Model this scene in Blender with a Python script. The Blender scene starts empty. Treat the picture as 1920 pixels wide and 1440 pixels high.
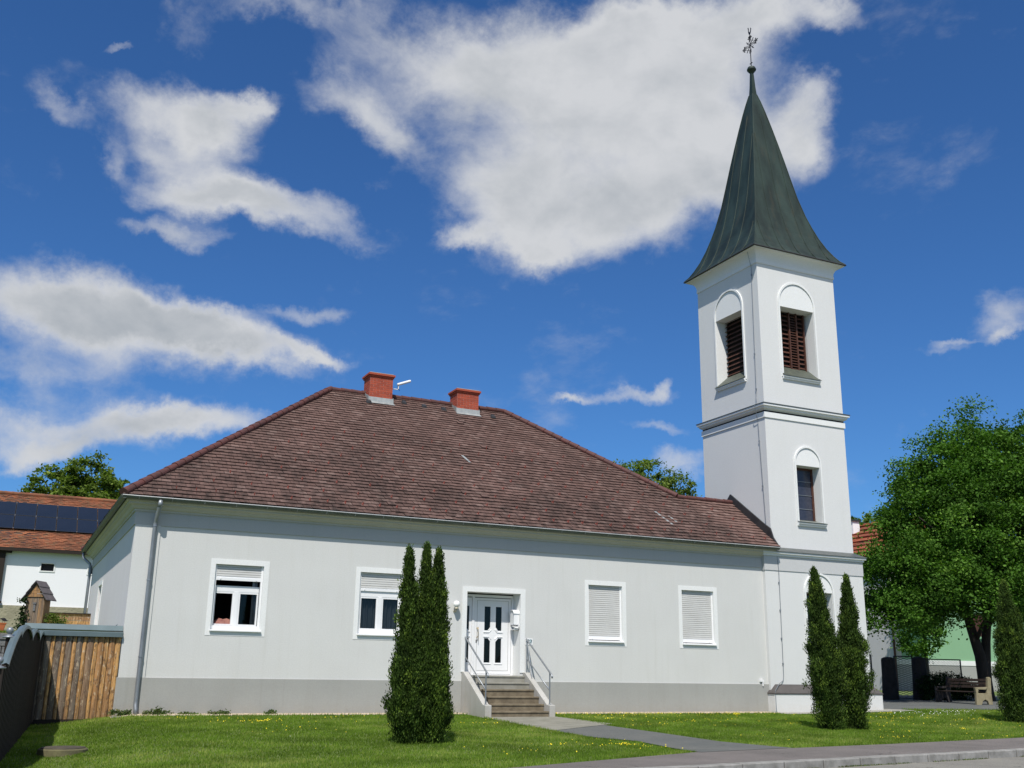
import bpy, math, random
import numpy as np
from mathutils import Vector, Matrix, Euler
R = math.radians
random.seed(7); RNG = np.random.default_rng(7)
SC = bpy.context.scene; COL = SC.collection

# ------------------------------------------------------------ camera
cam = bpy.data.objects.new("camera", bpy.data.cameras.new("camera")); COL.objects.link(cam); SC.camera = cam
cam.data.sensor_width = 36; cam.data.lens = 1910.28 / 1920 * 36
cam.data.clip_start = .1; cam.data.clip_end = 3000
cr = Vector((.90055605, -.43449071, .01471856)); cu = Vector((-.13048859, -.23785488, .9624956)); cf = Vector((.41469451, .86870184, .27089773))
cam.matrix_world = Matrix(((cr.x, cu.x, -cf.x, -2.5614), (cr.y, cu.y, -cf.y, -27.2583), (cr.z, cu.z, -cf.z, 1.154), (0, 0, 0, 1)))

# ------------------------------------------------------------ sun, exposure
SUN_EL, SUN_REL = R(55.7), R(30)
sdir = Vector((-math.sin(SUN_REL) * math.cos(SUN_EL), -math.cos(SUN_REL) * math.cos(SUN_EL), math.sin(SUN_EL)))
sl = bpy.data.lights.new("sun", 'SUN'); sl.energy = 4.6; sl.angle = R(.53); sl.color = (1, .96, .895)
sun = bpy.data.objects.new("sun", sl); COL.objects.link(sun); sun.rotation_euler = sdir.to_track_quat('Z', 'Y').to_euler(); sun.location = (0, 0, 60)
SC.view_settings.view_transform = 'Standard'; SC.view_settings.look = 'None'; SC.view_settings.gamma = 1
SC.view_settings.exposure = .09
SC.cycles.max_bounces = 6; SC.cycles.transparent_max_bounces = 12

# ------------------------------------------------------------ node helpers
class NT:
    def __init__(s, tree): s.t = tree; s.n = tree.nodes; s.l = tree.links
    def add(s, typ, ins=None, **kw):
        n = s.n.new(typ)
        for k, v in kw.items(): setattr(n, k, v)
        for k, v in (ins or {}).items():
            if isinstance(v, bpy.types.NodeSocket): s.l.new(v, n.inputs[k])
            else: n.inputs[k].default_value = v
        return n
    def math(s, op, a, b=0., c=None, clamp=False):
        d = {0: a, 1: b}
        if c is not None: d[2] = c
        return s.add('ShaderNodeMath', d, operation=op, use_clamp=clamp).outputs[0]
    def mix(s, f, a, b, mode='MIX'):
        n = s.n.new('ShaderNodeMix'); n.data_type = 'RGBA'; n.blend_type = mode
        for i, v in ((0, f), (6, a), (7, b)):
            if isinstance(v, bpy.types.NodeSocket): s.l.new(v, n.inputs[i])
            else: n.inputs[i].default_value = (*v, 1) if i > 0 and len(v) == 3 else v
        return n.outputs[2]
    def noise(s, vec, scale, detail=4, rough=.55, out=0, dist=0.):
        return s.add('ShaderNodeTexNoise', {'Vector': vec, 'Scale': scale, 'Detail': detail, 'Roughness': rough, 'Distortion': dist}).outputs[out]
    def rng(s, v, a, b, c=0., d=1., smooth=False):
        return s.add('ShaderNodeMapRange', {0: v, 1: a, 2: b, 3: c, 4: d}, interpolation_type='SMOOTHSTEP' if smooth else 'LINEAR').outputs[0]
    def scale(s, vec, sx, sy, sz):
        return s.add('ShaderNodeMapping', {'Vector': vec, 'Scale': (sx, sy, sz)}).outputs[0]

# ------------------------------------------------------------ sky with clouds
CLOUDS_AND_FILL = [(29.62, 29.81, 9.87, 5.52, -1.2, 1.3), (23.15, 33.38, 9.14, 2.57, -2.9, 1.0), (35.77, 34.47, 6.45, 3.08, 5.0, 1.0), (14.52, 31.31, 3.13, 1.42, -3.4, 0.72), (17.11, 29.73, 2.31, 1.21, -29.9, 0.7), (25.02, 25.66, 4.14, 3.25, -33.9, 0.9), (31.55, 25.19, 5.3, 2.65, 3.3, 1.0), (36.55, 29.79, 4.87, 4.3, -4.7, 1.0), (42.61, 29.76, 2.52, 3.36, -7.8, 0.6), (26.68, 23.63, 2.38, 1.49, -19.6, 0.9), (22.45, 24.28, 1.78, 0.89, 22.1, 0.8), (38.97, 26.79, 2.59, 2.3, 14.7, 0.8), (16.8, 26.87, 1.75, 0.7, 34.8, 0.34), (31.72, 35.23, 5.63, 1.69, -2.8, 0.8), (4.98, 28.91, 3.86, 1.99, 16.2, 1.0), (8.07, 28.59, 2.25, 2.19, 9.4, 0.9), (9.49, 30.44, 1.23, 0.84, 19.1, 0.8), (5.56, 26.68, 3.07, 0.98, 0.2, 0.6), (2.3, 25.85, 0.77, 1.37, 21.5, 0.6), (7.11, 24.91, 4.24, 1.64, 2.9, 1.1), (12.51, 24.62, 4.92, 1.68, -7.6, 1.05), (5.74, 22.66, 3.38, 0.73, 0.8, 0.7), (-0.07, 18.14, 6.27, 2.59, 4.4, 1.1), (4.35, 17.51, 6.75, 2.25, -4.4, 1.1), (9.52, 17.37, 5.78, 1.39, -8.2, 0.95), (14.04, 16.78, 2.36, 0.53, -13.8, 0.8), (12.93, 19.43, 3.22, 0.64, 15.1, 0.64), (0.65, 14.79, 4.66, 1.51, 2.7, 0.75), (1.77, 12.16, 7.71, 1.71, 6.2, 1.05), (7.95, 12.75, 4.87, 1.03, -0.1, 0.85), (-0.09, 10.73, 3.52, 0.81, 14.1, 0.8), (32.48, 14.96, 3.28, 0.71, -0.9, 0.72), (34.33, 15.61, 1.01, 0.59, 33.5, 0.8), (29.25, 14.78, 1.2, 0.42, -0.1, 0.7), (34.41, 12.85, 2.96, 0.53, -6.1, 0.64), (35.39, 10.92, 2.06, 1.06, 9.0, 0.85), (53.09, 18.32, 2.15, 1.61, 21.6, 0.7), (53.22, 17.22, 1.07, 0.48, 22.1, 0.6), (50.38, 17.3, 1.65, 0.27, -6.9, 0.52), (45.22, 34.58, 1.62, 0.97, -30.6, 0.65), (41.42, 34.98, 3.29, 1.64, -8.4, 0.7), (10.9, 34.78, 3.59, 0.94, -0.7, 0.6), (5.59, 33.55, 1.9, 1.9, -37.8, 0.42), (1.92, 31.53, 1.07, 0.32, 28.8, 0.6), (43.95, 30.95, 1.66, 1.11, -8.8, 0.57), (-0.64, 27.55, 2.14, 0.91, -26.3, 0.58), (-0.02, 9.24, 1.08, 0.43, 15.4, 0.6), (43.44, 28.57, 1.68, 2.24, -7.9, 0.62), (49.81, 16.95, 1.65, 0.39, -6.5, 0.47)] + [(150, 35, 30, 18, 5, 1.2), (200, 50, 35, 16, -5, 1.2), (255, 30, 28, 14, 5, 1.2), (105, 40, 24, 14, -8, 1.1), (180, 15, 45, 9, 0, 1.1), (290, 55, 20, 14, 10, 1.), (75, 60, 22, 14, 10, 1.), (180, 78, 20, 20, 0, 1.), (320, 75, 16, 12, 0, .9)]  # second list: unseen clouds outside the view, added to whiten the ambient light
W = bpy.data.worlds.new("World"); SC.world = W; W.use_nodes = True
w = NT(W.node_tree); w.n.clear()
sky = w.add('ShaderNodeTexSky', sky_type='NISHITA', sun_disc=False, sun_elevation=SUN_EL, sun_rotation=R(210), altitude=200, air_density=1.0, dust_density=.35, ozone_density=2.2)
tc = w.add('ShaderNodeTexCoord').outputs['Generated']
n1 = w.noise(tc, 3.2, 3, .55, 1); n2 = w.noise(tc, 12., 7, .65, 1)
def vm(op, a, b): return w.add('ShaderNodeVectorMath', {0: a, 1: b}, operation=op).outputs[0]
def vsc(a, f): return w.add('ShaderNodeVectorMath', {0: a, 'Scale': f}, operation='SCALE').outputs[0]
warp = vm('ADD', vm('ADD', tc, vsc(vm('SUBTRACT', n1, (.5, .5, .5)), .085)), vsc(vm('SUBTRACT', n2, (.5, .5, .5)), .07))
acc = None
for az, el, ra, rb, rot, wt in CLOUDS_AND_FILL:
    a, e = R(az), R(el)
    d = Vector((math.sin(a) * math.cos(e), math.cos(a) * math.cos(e), math.sin(e)))
    h = Vector((math.cos(a), -math.sin(a), 0)); up = h.cross(d)
    c_, s_ = math.cos(R(rot)), math.sin(R(rot))
    X = h * c_ + up * s_; Y = up * c_ - h * s_
    eu = Matrix(((X.x, Y.x, d.x), (X.y, Y.y, d.y), (X.z, Y.z, d.z))).to_euler()
    if X.cross(Y).dot(d) < 0: eu = Matrix(((X.x, Y.x, -d.x), (X.y, Y.y, -d.y), (X.z, Y.z, -d.z))).to_euler()
    m = w.add('ShaderNodeMapping', {'Vector': warp, 'Location': d, 'Rotation': eu, 'Scale': (math.radians(ra) * 1.36, math.radians(rb) * 1.33, .6)}, vector_type='TEXTURE').outputs[0]
    ln = w.add('ShaderNodeVectorMath', {0: m}, operation='LENGTH').outputs[1]
    v = w.rng(ln, 0., 1., wt, 0., True)
    acc = v if acc is None else w.math('ADD', acc, v)
acc = w.math('MINIMUM', acc, 1.6)
st = vm('ADD', w.scale(tc, 1, 1, 1.55), vsc(n1, .12))
sun_side = vm('ADD', st, (-.012, -.006, .030))
fb = w.noise(st, 7.0, 9, .6); fo = w.noise(sun_side, 5.0, 6, .6); fi = w.noise(st, 5.0, 6, .6)
fb2 = w.noise(st, 30, 6, .65)
den = w.math('ADD', acc, w.math('MULTIPLY', w.math('SUBTRACT', fb, .5), 1.5))
den = w.math('ADD', den, w.math('MULTIPLY', w.math('SUBTRACT', fb2, .5), .55))
alpha = w.math('POWER', w.rng(den, .12, 1.3, 0., .98, True), .85)
big = w.rng(w.noise(vm('ADD', st, (.3, -.2, .5)), 3.4, 5, .55), .44, .66, 0, 1, True)
relief = w.math('MULTIPLY', w.math('SUBTRACT', fo, fi), 2.3)
body = w.math('MULTIPLY', w.rng(acc, .85, 1.6, 0, 1, True), w.math('ADD', w.math('MULTIPLY', big, .62), .12))
thick = w.math('ADD', body, relief, clamp=True)
ccol = w.mix(thick, (6.0, 6.15, 6.4), (3.5, 3.85, 4.25))
tint = w.add('ShaderNodeMix', data_type='RGBA', blend_type='MULTIPLY')
w.l.new(sky.outputs[0], tint.inputs[6]); tint.inputs[0].default_value = 1; tint.inputs[7].default_value = (.34, .66, 1.04, 1)
col = w.mix(alpha, tint.outputs[2], ccol)
bg = w.add('ShaderNodeBackground', {'Color': col, 'Strength': .1})
w.l.new(bg.outputs[0], w.add('ShaderNodeOutputWorld').inputs[0])

# ------------------------------------------------------------ materials
def newmat(name):
    m = bpy.data.materials.new(name); m.use_nodes = True; t = NT(m.node_tree); t.n.clear()
    out = t.add('ShaderNodeOutputMaterial'); co = t.add('ShaderNodeTexCoord').outputs['Object']
    return m, t, out, co
def srf(t, out, col, rough=.8, bump=None, bstr=.3, bdist=.01, metal=0., spec=.5, **kw):
    p = t.add('ShaderNodeBsdfPrincipled', {'Base Color': col if isinstance(col, bpy.types.NodeSocket) else (*col, 1), 'Roughness': rough, 'Metallic': metal, 'Specular IOR Level': spec})
    if bump is not None:
        t.l.new(t.add('ShaderNodeBump', {'Height': bump, 'Strength': bstr, 'Distance': bdist}).outputs[0], p.inputs['Normal'])
    t.l.new(p.outputs[0], out.inputs[0]); return p
def plain(name, a, b=None, scale=4., rough=.8, bscale=60., bstr=.25, bdist=.005, metal=0., spec=.4, stretch=(1, 1, 1), detail=5):
    m, t, out, co = newmat(name); b = b or tuple(x * .85 for x in a)
    v = t.scale(co, *stretch)
    f = t.rng(t.noise(v, scale, detail, .6), .3, .7)
    srf(t, out, t.mix(f, a, b), rough, t.noise(v, bscale, 3), bstr, bdist, metal, spec); return m
def plaster(name, a, dirt=.12):
    m, t, out, co = newmat(name)
    f1 = t.rng(t.noise(co, .6, 5, .6), .35, .7); f2 = t.rng(t.noise(t.scale(co, 3, 3, .35), 1.6, 5, .6), .5, .8)
    c = t.mix(t.math('MULTIPLY', f1, dirt), a, tuple(x * .72 for x in a)); c = t.mix(t.math('MULTIPLY', f2, dirt * .8), c, (a[0] * .8, a[1] * .78, a[2] * .7))
    st_ = t.rng(t.noise(t.scale(co, 5, 5, .16), 1.3, 6, .65), .56, .74); c = t.mix(t.math('MULTIPLY', st_, dirt * .8), c, (a[0] * .62, a[1] * .61, a[2] * .55))
    z_ = t.add('ShaderNodeSeparateXYZ', {0: co}).outputs[2]; spl = t.rng(t.math('ADD', z_, t.math('MULTIPLY', t.noise(co, 7, 5, .7), .5)), .2, .55, .55, 0.); c = t.mix(t.math('MULTIPLY', spl, .5), c, (a[0] * .72, a[1] * .64, a[2] * .5))
    sp = t.rng(t.noise(co, 34, 2), .3, .7, .95, 1.04)
    c = t.add('ShaderNodeVectorMath', {0: c, 'Scale': sp}, operation='SCALE').outputs[0]
    srf(t, out, c, .92, t.noise(co, 90, 3), .35, .006, spec=.2); return m
def toned(name, c0, c1, c2=None, rough=.85, stain=0., stretch=(1, 1, 1), sscale=2., bscale=50, bstr=.3, grain=0., spec=.3, staincol=(.02, .018, .015)):
    """colour from the per-face tone of each tile, board or leaf"""
    m, t, out, co = newmat(name)
    tn = t.add('ShaderNodeAttribute', attribute_name='tone').outputs['Fac']
    c = t.mix(t.rng(tn, 0, .6), c0, c1)
    if c2: c = t.mix(t.rng(tn, .7, 1.), c, c2)
    v = t.scale(co, *stretch)
    if grain: c = t.mix(t.math('MULTIPLY', t.rng(t.noise(v, sscale * 4, 5, .65), .4, .65), grain), c, tuple(x * .35 for x in c0))
    if stain: c = t.mix(t.math('MULTIPLY', t.rng(t.noise(v, sscale, 6, .65), .42, .66), stain), c, staincol)
    srf(t, out, c, rough, t.noise(v, bscale, 3), bstr, .006, spec=spec); return m
def leafmat(name, c0, c1, c2, trans=.25, patch=1.2):
    m, t, out, co = newmat(name)
    tn = t.add('ShaderNodeAttribute', attribute_name='tone').outputs['Fac']
    c = t.mix(t.rng(tn, 0, .65), c0, c1); c = t.mix(t.rng(tn, .65, 1.), c, c2)
    pt = t.rng(t.noise(co, patch, 3), .3, .7, .72, 1.25)
    c = t.add('ShaderNodeVectorMath', {0: c, 'Scale': pt}, operation='SCALE').outputs[0]
    p = t.add('ShaderNodeBsdfPrincipled', {'Base Color': c, 'Roughness': .7, 'Specular IOR Level': .12})
    tr = t.add('ShaderNodeBsdfTranslucent', {'Color': t.add('ShaderNodeVectorMath', {0: c, 1: (1.25, 1.5, .5)}, operation='MULTIPLY').outputs[0]})
    mx = t.add('ShaderNodeMixShader', {0: trans, 1: p.outputs[0], 2: tr.outputs[0]})
    t.l.new(mx.outputs[0], out.inputs[0]); return m
MT = {}
MT['wall'] = plaster('wall_plaster', (.615, .615, .595), .17); MT['wall_white'] = plaster('tower_plaster', (.67, .672, .66), .1)
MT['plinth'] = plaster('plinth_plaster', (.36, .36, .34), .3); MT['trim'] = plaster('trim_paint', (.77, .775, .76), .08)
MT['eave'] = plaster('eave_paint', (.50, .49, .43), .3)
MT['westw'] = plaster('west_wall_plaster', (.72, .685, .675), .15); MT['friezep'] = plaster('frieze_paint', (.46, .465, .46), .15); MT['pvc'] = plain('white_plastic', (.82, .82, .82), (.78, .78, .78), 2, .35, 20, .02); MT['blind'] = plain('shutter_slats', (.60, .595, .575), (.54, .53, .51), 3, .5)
MT['zinc'] = plain('zinc', (.30, .32, .34), (.22, .24, .26), 3, .45, 30, .1, metal=.5); MT['gutter'] = plain('gutter_metal', (.13, .15, .13), (.085, .10, .085), 4, .55, 20, .1, metal=.2)
MT['steel'] = plain('galvanised_steel', (.36, .38, .40), (.26, .28, .30), 9, .45, 50, .1, metal=.7)
MT['cap'] = plain('blue_grey_sheet', (.16, .21, .22), (.12, .16, .17), 2, .4, 20, .1, metal=.25)
MT['dark'] = plain('dark_room', (.012, .013, .016), (.008, .008, .01)); MT['black'] = plain('black_iron', (.02, .018, .022), (.01, .01, .012), rough=.5)
MT['flash'] = plain('dark_sheet', (.035, .035, .037), (.06, .06, .06), 3, .5, metal=.3)
MT['lead'] = plain('lead_sheet', (.42, .44, .43), (.28, .30, .30), 5, .45, metal=.3); MT['sillsheet'] = plain('patinated_sheet', (.10, .11, .08), (.06, .07, .06), 6, .5)
MT['roofcap'] = plain('cornice_sheet', (.09, .10, .10), (.14, .15, .14), 5, .45, metal=.3)
MT['brown'] = plain('brown_wood', (.10, .038, .022), (.05, .02, .014), 5, .6); MT['conc'] = plain('concrete', (.34, .33, .29), (.22, .21, .17), 2.5, .9, 40, .5)
MT['slabc'] = plain('slab_concrete', (.25, .24, .20), (.17, .165, .13), 2.5, .9, 40, .5)
def asphalt(name, a, b, crack=.6):
    m, t, out, co = newmat(name)
    f = t.rng(t.noise(co, .7, 6, .65), .35, .65); c = t.mix(f, a, b)
    s = t.rng(t.noise(co, 110, 2), .35, .75, .8, 1.18); c = t.add('ShaderNodeVectorMath', {0: c, 'Scale': s}, operation='SCALE').outputs[0]
    wv = t.add('ShaderNodeVectorMath', {0: co, 1: t.noise(co, 1.5, 5, .6, 1)}, operation='ADD').outputs[0]
    v = t.add('ShaderNodeTexVoronoi', {'Vector': wv, 'Scale': .42}, feature='DISTANCE_TO_EDGE').outputs[0]
    k = t.math('MULTIPLY', t.rng(v, .0, .012, 1, 0), t.rng(t.noise(co, .5, 2), .48, .58, 0, crack)); c = t.mix(k, c, (.04, .038, .035))
    sp = t.rng(t.noise(co, 2.6, 5, .7), .62, .72, 0, .35); c = t.mix(sp, c, tuple(x * .6 for x in b))
    srf(t, out, c, .95, t.noise(co, 140, 3), .55, .008, spec=.2); return m
MT['kerb'] = plain('kerb_granite', (.32, .31, .29), (.17, .165, .15), 5, .9, 30, .5); MT['road'] = asphalt('road_asphalt', (.245, .235, .205), (.20, .19, .17))
MT['walk'] = asphalt('pavement_asphalt', (.185, .165, .155), (.14, .127, .118)); MT['path'] = asphalt('path_asphalt', (.105, .112, .108), (.14, .142, .132), .4)
MT['ground'] = plain('lawn_soil', (.09, .14, .025), (.12, .15, .04), 1.5, .95, 60, .6)
MT['gwall'] = plaster('green_render', (.24, .42, .25), .1); MT['whitewash'] = plaster('whitewash', (.84, .84, .85), .05); MT['stonep'] = plain('rough_stone_render', (.36, .33, .23), (.25, .23, .16), 1.5, .95, 8, .8, .05)
MT['panel'] = plain('solar_glass', (.012, .017, .028), (.015, .02, .032), 1, .22, 3, .02, spec=.5); MT['alu'] = plain('aluminium', (.5, .5, .5), metal=.8, rough=.4)
MT['yellow'] = plain('yellow_petals', (.75, .62, .02), (.6, .45, .01)); MT['daisy'] = plain('white_petals', (.8, .8, .75))
MT['bark'] = plain('bark', (.045, .035, .028), (.02, .016, .013), 6, .95, 25, 1., .03, stretch=(1, 1, .25)); MT['stonegrey'] = plain('grey_stone', (.2, .2, .2), (.1, .1, .105), 6, .9, 20, .6, .02)
MT['mossring'] = plain('mossy_concrete', (.15, .14, .07), (.09, .08, .045), 6, .95, 30, .6, .01); MT['manhole'] = plain('weathered_concrete', (.09, .075, .055), (.045, .04, .03), 5, .95, 30, .6, .01); MT['benchc'] = plain('yellowed_concrete', (.30, .26, .16), (.20, .17, .10), 6, .9, 30, .5)
MT['benchw'] = plain('bench_wood', (.06, .035, .022), (.03, .02, .015), 6, .8); MT['postd'] = plain('dark_stone_and_shaded_end', (.035, .03, .03), (.02, .017, .017), 5, .9, 20, .6, .02)
MT['terra'] = plain('terracotta', (.42, .12, .035), (.3, .08, .03), 6, .8); MT['bell'] = plain('brass', (.5, .36, .15), rough=.35, metal=.8)
MT['grassm'] = leafmat('grass_blades', (.092, .155, .018), (.15, .24, .027), (.28, .32, .08), .35, .7)
MT['thuja'] = leafmat('thuja_scales', (.024, .042, .009), (.052, .095, .015), (.15, .22, .03), .12, 4.)
MT['maple'] = leafmat('maple_leaves', (.038, .09, .012), (.076, .17, .022), (.155, .28, .045), .28, .6)
MT['walnut'] = leafmat('walnut_leaves', (.08, .12, .02), (.14, .20, .035), (.22, .28, .07), .35, .6)
MT['hedge'] = leafmat('hedge_leaves', (.012, .03, .008), (.025, .05, .014), (.04, .07, .02), .15, 1.)
MT['weed'] = leafmat('weed_leaves', (.05, .09, .03), (.09, .13, .04), (.2, .19, .09), .2, 2.)
def tilemat():
    m, t, out, co = newmat('roof_tiles'); tn = t.add('ShaderNodeAttribute', attribute_name='tone').outputs['Fac']
    c = t.mix(tn, (.130, .078, .065), (.172, .106, .090)); c = t.mix(t.rng(tn, .8, 1.), c, (.205, .138, .118))
    xs = t.add('ShaderNodeSeparateXYZ', {0: co})
    clean = t.rng(t.math('ADD', t.math('ADD', xs.outputs[0], t.math('MULTIPLY', xs.outputs[1], .35)), t.math('MULTIPLY', t.noise(co, 1.2, 3), .8)), 18.9, 19.6, 1., .12, True)
    st = t.rng(t.noise(t.scale(co, 1, 1, 1), .55, 6, .7), .40, .64); st2 = t.rng(t.noise(t.scale(co, 2.2, 1, 1), 2.6, 6, .75), .42, .62)
    low = t.rng(xs.outputs[2], 5.2, 9.8, 1.12, .42)
    f = t.math('MULTIPLY', t.math('MULTIPLY', t.math('ADD', t.math('MULTIPLY', st, .55), t.math('MULTIPLY', st2, .5)), low), clean)
    c = t.mix(f, c, (.042, .030, .026)); srf(t, out, c, .9, t.noise(co, 30, 4), .5, .008, spec=.2); return m
MT['tile'] = tilemat()
MT['ridge'] = plain('ridge_tile', (.12, .038, .032), (.065, .032, .028), 5, .7); MT['guard'] = plain('snow_guard_red', (.30, .07, .05), (.20, .06, .045))
MT['tileorange'] = toned('orange_tiles', (.22, .085, .045), (.31, .115, .055), (.20, .11, .06), .85, .65, (1, 1, 1), .7)
MT['redtile'] = toned('red_tiles', (.24, .065, .03), (.30, .08, .035), (.2, .06, .03), .8, .3, (1, 1, 1), .7)
def plankmat():
    m, t, out, co = newmat('weathered_planks'); tn = t.add('ShaderNodeAttribute', attribute_name='tone').outputs['Fac']
    c = t.mix(t.rng(tn, .1, .7), (.20, .17, .135), (.46, .24, .09)); c = t.mix(t.rng(tn, .75, 1.), c, (.68, .38, .13))
    v = t.scale(co, 9, 9, .45); g = t.rng(t.noise(v, 2.2, 6, .75), .42, .62); c = t.mix(t.math('MULTIPLY', g, .75), c, (.09, .045, .022))
    kn = t.rng(t.noise(t.scale(co, 7, 7, 3.5), 1.6, 5, .7), .53, .62); c = t.mix(t.math('MULTIPLY', kn, .7), c, (.08, .045, .025))
    lg = t.rng(t.noise(t.scale(co, 12, 12, 4), 1.7, 4, .7), .57, .64); c = t.mix(t.math('MULTIPLY', lg, .6), c, (.62, .50, .34))
    xs = t.add('ShaderNodeSeparateXYZ', {0: co}); dmp = t.rng(t.math('ADD', xs.outputs[2], t.math('MULTIPLY', t.noise(v, 2.), .9)), .2, 1.15, .8, 0.); c = t.mix(dmp, c, (.07, .045, .03))
    srf(t, out, c, .75, t.noise(v, 9, 4), .6, .012); return m
MT['plank'] = plankmat()
MT['darkplank'] = toned('dark_planks', (.022, .016, .013), (.032, .023, .018), None, .85, .5, (8, 8, .5), 1.2, 12, .5, .3)
MT['hutch'] = toned('hutch_wood', (.24, .19, .14), (.38, .22, .10), (.48, .25, .09), .8, .8, (10, 10, .8), 1.5, 12, .5, .5, staincol=(.07, .06, .055))
MT['pebble'] = toned('pebbles', (.42, .33, .22), (.55, .47, .36), (.30, .22, .15), .9)
def brickmat():
    m, t, out, co = newmat('chimney_bricks')
    b = t.add('ShaderNodeAttribute', attribute_name='tone').outputs['Fac']
    c = t.mix(b, (.40, .075, .035), (.28, .05, .025)); c = t.mix(t.rng(t.noise(co, 30, 3), .6, .85, 0, .25), c, (.5, .3, .25))
    srf(t, out, c, .85, t.noise(co, 60, 3), .4, .005); return m
MT['brick'] = brickmat(); MT['mortar'] = plain('mortar', (.20, .10, .08), (.5, .42, .38), 8)
def coppermat():
    m, t, out, co = newmat('patinated_copper')
    f = t.rng(t.noise(t.scale(co, 1.3, 1.3, .28), 1.3, 6, .6), .38, .66)
    c = t.mix(f, (.014, .024, .018), (.034, .056, .044))
    g = t.rng(t.noise(t.scale(co, 3, 3, .15), 1.2, 5, .6), .55, .75)
    c = t.mix(t.math('MULTIPLY', g, .5), c, (.07, .06, .035))
    srf(t, out, c, .5, t.noise(co, 3, 3), .12, .05, metal=.25); return m
MT['copper'] = coppermat()
def glassmat():
    m, t, out, co = newmat('window_glass')
    fr = t.add('ShaderNodeFresnel', {0: 1.5}).outputs[0]
    a = t.add('ShaderNodeBsdfTransparent', {0: (.4, .42, .43, 1)}); g = t.add('ShaderNodeBsdfGlossy', {'Color': (1, 1, 1, 1), 'Roughness': .02})
    mx = t.add('ShaderNodeMixShader', {0: t.math('MULTIPLY', fr, .65), 1: a.outputs[0], 2: g.outputs[0]}); t.l.new(mx.outputs[0], out.inputs[0]); return m
MT['glass'] = glassmat()
MT['cloth'] = plain('curtain_cloth', (.34, .38, .42), (.22, .25, .30), 3, .9, stretch=(12, 12, .3)); MT['pillow'] = plain('pink_bedding', (.34, .17, .13), (.22, .08, .07), 8, .9)
MT['digit'] = plain('teal_enamel', (.05, .28, .33), (.05, .25, .3)); MT['lampglass'] = plain('opal_glass', (.85, .85, .82), (.83, .83, .8), rough=.2)
MT['stepd'] = plain('mossy_step', (.22, .18, .12), (.12, .095, .062), 5, .95, 30, .6, .01); MT['cheek'] = plaster('stained_render', (.46, .45, .42), .9)
MT['brassy'] = plain('aged_bracket', (.55, .5, .38), rough=.5); MT['paper'] = plain('newsprint', (.78, .78, .76)); MT['leaded'] = plain('leaded_glass', (.03, .035, .055), (.05, .055, .08), 9, .2)
MT['ledge'] = plain('ledge_slab', (.10, .09, .085), (.075, .068, .065), 5, .8, 20, .4); MT['hutchroof'] = plain('slate_shingles', (.13, .115, .125), (.09, .08, .085), 7, .8)
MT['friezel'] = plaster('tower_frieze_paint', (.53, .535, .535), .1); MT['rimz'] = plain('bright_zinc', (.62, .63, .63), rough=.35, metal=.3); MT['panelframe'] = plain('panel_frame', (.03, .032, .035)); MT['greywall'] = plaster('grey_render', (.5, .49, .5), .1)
def chainmat():
    m, t, out, co = newmat('chain_link')
    s = t.add('ShaderNodeSeparateXYZ', {0: co}); h = t.math('ADD', s.outputs[0], s.outputs[1])
    k = None
    for sg in (1, -1):
        q = t.math('ADD', t.math('MULTIPLY', h, 14.), t.math('MULTIPLY', s.outputs[2], 11. * sg))
        f = t.math('LESS_THAN', t.math('ABSOLUTE', t.math('SUBTRACT', t.math('FRACT', q), .5)), .09)
        k = f if k is None else t.math('MAXIMUM', k, f)
    d = t.add('ShaderNodeBsdfDiffuse', {0: (.12, .12, .12, 1)}); tr = t.add('ShaderNodeBsdfTransparent')
    mx = t.add('ShaderNodeMixShader', {0: k, 1: tr.outputs[0], 2: d.outputs[0]}); t.l.new(mx.outputs[0], out.inputs[0]); return m
MT['chain'] = chainmat()

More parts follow.
